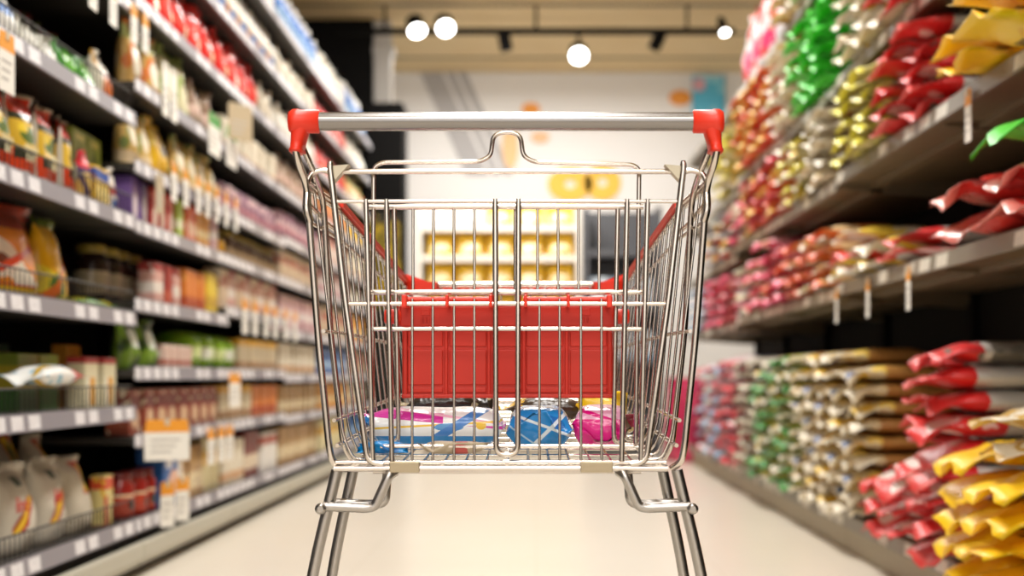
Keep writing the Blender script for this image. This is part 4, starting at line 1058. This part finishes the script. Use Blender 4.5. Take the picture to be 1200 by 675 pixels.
stack('R', .96, [6.72, 6.99], (.25, .38, .06), [pnk, rdb], [5, 4], 'pink and red bag', 'on middle shelf', poke=.06, droop=.03)
stack('R', .96, [7.26, 7.52], (.25, .36, .06), [crs2, gyb], [4, 4], 'cream and grey bag', 'on middle shelf', poke=.03, droop=.03)
stack('R', .935, [7.95, 8.22, 8.5, 8.78], (.26, .36, .054), [rdb, pnk], [4, 5, 4, 5], 'red and blue bag', 'on middle shelf', poke=.05, droop=.03)
stack('R', .935, [9.3, 9.6, 9.9], (.28, .36, .07), [blb], [4, 4, 4], 'pale blue bag', 'on middle shelf', poke=.05, droop=.03)
# upper shelf with the yellow bags
stack('R', 1.378, [3.17], (.30, .42, .07), [ylw], [3], 'bright yellow bag', 'near the high green bags', poke=.13, droop=.0, wob=.06, soft=.022, tail=.2, name='noodle_bag')
stack('R', 1.378, [3.51], (.30, .42, .055), [ylw], [2], 'bright yellow bag', 'above the long price tag', poke=.10, droop=.01, wob=.06, soft=.022, tail=.2, name='noodle_bag')
stack('R', 1.378, [3.12], (.26, .42, .05), [ggr], [1], 'bright green bag lying on the', 'of yellow bags', poke=.19, droop=.05, start=3 * .077 + .014, soft=.02, name='noodle_bag')
stack('R', 1.378, [4.1, 4.38], (.25, .40, .052), [rtip, rwht, rmix], [5, 5], 'red bag', 'past the bright yellow bags', poke=.04, droop=.03, name='rice_bag')
stack('R', 1.378, [4.66, 4.93], (.25, .40, .05), [slv], [5, 5], 'shiny gold bag', 'on the upper shelf', poke=.05, droop=.04, soft=.02)
stack('R', 1.36, [5.36, 5.62], (.25, .40, .052), [crs2, gyb], [5, 5], 'cream bag', 'on the upper shelf', poke=.04, droop=.03)
stack('R', 1.36, [5.88, 6.14], (.24, .40, .052), [olv, wyb], [5, 5], 'olive yellow bag', 'on the upper shelf', poke=.05, droop=.03)
stack('R', 1.36, [6.41, 6.67, 6.93, 7.19], (.24, .40, .052), [ror2, rdb, orb], [5, 5, 5, 5], 'red and orange bag', 'on the upper shelf', poke=.05, droop=.03)
stack('R', 1.36, [7.45, 7.70], (.22, .38, .05), [crs2, pnk], [5, 4], 'cream and pink bag', 'on the upper shelf', poke=.05, droop=.03)
stack('R', 1.31, [8.0, 8.3, 8.6, 8.9], (.27, .36, .05), [gyb, ror2, blb], [4, 5, 5, 4], 'mixed grey and red bag', 'on the upper shelf', poke=.05, droop=.03)
# fourth shelf
stack('R', 1.73, [4.12, 4.4], (.26, .40, .058), [rmix, crs2], [4, 4], 'red and cream bag', 'on the fourth shelf', poke=.05, droop=.03)
stack('R', 1.73, [4.68, 4.95], (.25, .40, .058), [crs2, wyb], [6, 6], 'cream white bag', 'on the fourth shelf', poke=.05, droop=.03)
stack('R', 1.715, [5.36, 5.62, 5.86], (.24, .40, .058), [ggr], [6, 6, 6], 'bright green bag', 'on the fourth shelf', poke=.05, droop=.03)
stack('R', 1.715, [6.12, 6.37], (.225, .40, .055), [crs2, wyb], [6, 6], 'pale cream bag', 'on the fourth shelf', poke=.05, droop=.03)
stack('R', 1.715, [6.64, 6.9, 7.16, 7.42], (.24, .40, .058), [ror2, ror2, orb], [6, 6, 6, 6], 'red orange bag', 'on the fourth shelf', poke=.06, droop=.03)
stack('R', 1.67, [7.95, 8.25, 8.55], (.28, .38, .07), [wyb, olv], [5, 5, 5], 'yellow and cream bag', 'on the fourth shelf', poke=.05, droop=.03)
# top shelf
stack('R', 2.18, [5.5, 5.9, 6.25], (.3, .38, .065), [gld, crs2], [4, 4, 4], 'gold bag', 'on the top shelf', poke=.05, droop=.03)
rwp = P_('red white tall pack print', '#e23430', [('d', 'xz', .7, .7, 1.1, '#e8e2e4'), ('e', 'xz', .75, .3, .2, .14, '#e8487a'), ('n', 9, .64, '#b8d0d8')], .3)
run('R', 2.18, 6.85, 7.7, 'pouch', (.26, .13, .40), rwp, 'tall red and white pack', 'bag', 'far end of top shelf', back=.0, name='tall_pack')
pnw = P_('pink white tall pack print', '#e3dfe2', [('e', 'xz', .4, .4, .3, .14, '#e04a80'), ('n', 9, .6, '#b8ccd4')], .3)
run('R', 2.18, 6.45, 6.8, 'pouch', (.26, .12, .33), pnw, 'pink and white tall pack', 'bag', 'between gold bags and red packs', back=.02, name='tall_pack')
# crimson sacks on the floor past the end of the shelves
crim = P_('crimson sack print', '#a81e48', [('n', 6, .6, '#c83a60')], .4)
for i, (x, Y) in enumerate(((1.10, 10.6), (1.16, 10.9))):
    good('pouch', (.42, .22, .62), crim, (x, Y, .0), -PI / 3, 'crimson sack standing on floor past the right shelves, %s of two' % ORD[i], 'sack', 'crimson sacks', 'crimson_sack', seed=i)

# ---------------------------------------------------------------- in the cart
def cg(x, y, z): return (CX + x, CY + y, z)
det = P_('white detergent pouch print', '#eef0f2', [('b', 'y', 0, .16, '#1c86d0'), ('d', 'xy', .20, .56, .78, '#d23aa6'), ('d', 'xy', -.12, .22, .30, '#f0c43a'), ('e', 'xy', .62, .3, .14, .05, '#3a7fc2'), ('d', 'xy', 1.4, 1.45, 1.62, '#5a4aa6'), ('b', 'z', 0, .38, '#1c8ad4'), ('d', 'xy', .9, .2, .36, '#5ab0e2')], .18, .4, 14)
def pil(dims, mat, x, y, z, rz, label, cat, seed, ts=0, **kw):
    o = good('pillow', dims, mat, cg(x, y, z), rz, label, cat, None, kw.pop('name', 'snack_bag'), seed=seed, **kw); o.rotation_euler = (ts, 0, rz); return o
fz = lambda y: .5265 + .075 * y
det2 = P_('white magenta pouch print', '#eef1f3', [('b', 'y', 0, .1, '#1478c4'), ('d', 'yz', .34, .80, 1.04, '#d238a4'), ('r', 'yz', .58, 1, .55, 1, '#eef1f3'), ('d', 'yz', .5, 1.06, 1.12, '#f0b8d4'), ('d', 'yz', -.2, .44, .49, '#f0c53c'), ('e', 'yz', .62, .52, .1, .1, '#5a9ad4'), ('e', 'yz', .84, .56, .035, .1, '#f0c53c'), ('d', 'yz', -2.2, -1.05, -.8, '#4a86d0'), ('b', 'z', 0, .3, '#1c86d0')], .18, .4, 14)
pil((.19, .196, .054), det2, -.103, .135, fz(.04) + .010, PI / 2 + PI, 'white detergent pouch with magenta and yellow streaks lying in cart', 'detergent pouch', 3, name='detergent_pouch', tail=.02, soft=.007, pw=7)
blp = P_('blue detergent print', '#1787d4', [('n', 14, .62, '#0f6ab8'), ('d', 'xz', .6, .86, .93, '#dfeef8'), ('d', 'xz', -1.6, -.62, -.5, '#dfeef8'), ('d', 'xz', 1.2, .62, .67, '#a8d2f0')], .15, .6, 20)
pil((.095, .19, .056), blp, .0435, .12, fz(.03) + .010, .0, 'bright blue pouch with white streaks between white and pink pouches', 'detergent pouch', 1, name='detergent_pouch', tail=.02, soft=.007, pw=7)
pkp = P_('pink pouch print', '#e3148a', [('n', 16, .62, '#c20c74'), ('b', 'z', .66, 1, '#f2b4d8'), ('d', 'xz', .5, .92, 1.02, '#e3148a'), ('b', 'x', .9, 1, '#5a4434')], .15, .6, 20)
pil((.082, .13, .054), pkp, .1305, .115, fz(.05) + .012, -.03, 'hot pink glossy pouch lying in the cart', 'detergent pouch', 2, name='detergent_pouch', tail=.02, soft=.007, pw=7)
blw = P_('flat blue wrap print', '#0f86d0', [('n', 18, .6, '#0a6ab4')], .2, .5, 20)
pil((.075, .035, .016), blw, -.166, .02, fz(.02) + .006, .0, 'flat blue wrapper in the corner of the cart', 'wrapper', 4, name='wrapper', tail=.05, soft=.003)
bgw = P_('beige paper packet print', '#b5a68e', [('n', 16, .6, '#a3927a'), ('e', 'xy', .6, .3, .1, .2, '#b8504a')], .5, .2, 20)
pil((.10, .03, .016), bgw, -.072, .018, fz(.02) + .006, .0, 'flat beige paper packet lying under the gate of the cart', 'packet', 3, name='paper_packet', tail=.05, soft=.003)
ypk = P_('yellow packet print', '#f0c81e', [('r', 'xz', .2, .95, .05, .45, '#e8eef0'), ('n', 30, .66, '#d8a80c')], .25, .3, 20)
o = good('pouch', (.075, .03, .052), ypk, cg(.142, .30, fz(.3) + .012), .0, 'small yellow packet with blue lettering in the cart', 'packet', None, 'packet', seed=2)
ob('lettering', mesh_cached(('txt', 'nmu'), lambda: text_mesh('ขนม', .022, M['blueink'])), o, (0, -.021, .016))
cho = P_('brown gold packet print', '#3a2a1c', [('n', 16, .54, '#d8a81e'), ('b', 'x', .7, 1, '#e8b820')], .2, .5, 20)
pil((.11, .17, .04), cho, .06, .40, fz(.36) + .012, PI / 2, 'brown and yellow snack packet behind the pouches in the cart', 'packet', 2, name='snack_packet')
drk = P_('dark packet print', '#241c16', [('n', 16, .58, '#a89a78')], .2, .5, 20)
pil((.10, .15, .05), drk, -.11, .40, fz(.36) + .012, PI / 2, 'dark brown packet behind the white pouch in the cart', 'packet', 0, name='snack_packet')
dkp = P_('gold foil packet print', '#6a5432', [('n', 14, .55, '#c8b27a'), ('b', 'y', .0, .2, '#8a1c34')], .15, .6, 20)
pil((.07, .10, .03), dkp, .16, .225, fz(.25) + .008, .1, 'gold foil packet beside the pink pouch in the cart', 'packet', 3, name='snack_packet')

# ---------------------------------------------------------------- bright display at the end of the aisle
def rack(x0, x1, Y, zs, label, mat, depth=.4, top=None):
    root = empty('display_rack', ((x0 + x1) / 2, Y, 0)); tag(root, label, 'display rack'); W = x1 - x0
    for s in (-1, 1):
        m = MB(); m.box((s * (W / 2 - .02), depth / 2, (top or zs[-1] + .1) / 2), (.04, depth, top or zs[-1] + .1), bev=.004); ob('side_panel', m.mesh('side_panel', mat), root)
    m = MB(); m.box((0, depth + .01, (top or zs[-1] + .1) / 2), (W, .02, top or zs[-1] + .1)); ob('back_panel', m.mesh('back_panel', mat), root)
    for z in zs:
        m = MB(); m.box((0, depth / 2, z - .015), (W - .09, depth - .01, .03), bev=.004); m.box((0, -.003, z - .01), (W - .09, .012, .05), bev=.003); ob('shelf_board', m.mesh('shelf_board', mat), root)
    return root
wl = simple('white laminate', '#ece6da', .5); dgl = simple('dark grey laminate', '#55565a', .5)
rack(-.95, .36, 11.3, [.35, .75, 1.12, 1.34, 1.58, 1.82], 'white display rack of yellow loaves at the end of the aisle', wl, top=2.02)
lof = P_('yellow loaf wrapper print', '#fbcf3e', [('e', 'xz', .5, .35, .34, .22, '#f4e6c0'), ('n', 8, .62, '#e6a62c')], .3)
for zi, z in enumerate((1.12, 1.34, 1.58, 1.82)):
    for i in range(5):
        if zi == 3 and i < 2: continue
        x = -.765 + .24 * i
        good('pouch', (.235, .18, .20 if zi else .17), lof, (x, 11.44, z), 0, 'yellow wrapped loaf, %s along the %s shelf of white display rack' % (ORD[i], ('lowest lit', 'lower', 'upper', 'top')[zi]), 'loaf', 'yellow loaves on the white rack', 'wrapped_loaf', seed=i)
whp = P_('white loaf wrapper print', '#efe9e0', [('e', 'xz', .5, .5, .3, .3, '#f8f6f2')], .3)
for i in range(2):
    good('pouch', (.22, .16, .185), whp, (-.765 + .24 * i, 11.44, 1.82), 0, 'white wrapped loaf, %s along the top of white display rack' % ORD[i], 'loaf', 'white loaves on the white rack', 'wrapped_loaf', seed=i)
rack(.38, 1.0, 11.3, [.3, .75, 1.18, 1.62], 'dark grey display rack beside the white one', dgl, top=1.98)
pbl = P_('pale blue tub print', '#cfdbe4', [('n', 8, .58, '#8fb2d0'), ('b', 'z', .3, .5, '#f0f2f4')], .4)
for zi, z in enumerate((1.18, .75)):
    for i in range(3):
        good('carton', (.15, .12, .24), pbl, (.51 + .175 * i, 11.42, z), 0, 'pale blue carton, %s along the %s shelf of dark grey rack' % (ORD[i], ('upper', 'lower')[zi]), 'carton', 'pale blue cartons on the grey rack', None)
# black cabinet below the grey post
root = empty('drinks_cabinet', (-1.22, 11.45, 0)); tag(root, 'tall black drinks cabinet standing before the grey post', 'cabinet')
m = MB(); m.box((0, .2, 1.42), (.30, .4, 2.84), bev=.01); ob('body', m.mesh('body', M['black']), root)
m = MB(); m.box((0, -.012, 1.1), (.26, .02, 1.7), bev=.004); ob('door', m.mesh('door', pack('glazed door print', '#231f12', [('b', 'z', .55, .95, '#6a5a14'), ('n', 6, .55, '#a88a1c'), ('b', 'z', 0, .5, '#1c1a16')], .25, 0)), root)
m = MB(); m.tube([(.1, -.05, .9), (.1, -.05, 1.3)], .01, 8); m.tube([(.1, -.05, .92), (.1, -.02, .92)], .008, 8); m.tube([(.1, -.05, 1.28), (.1, -.02, 1.28)], .008, 8); ob('handle', m.mesh('handle', M['tube']), root)
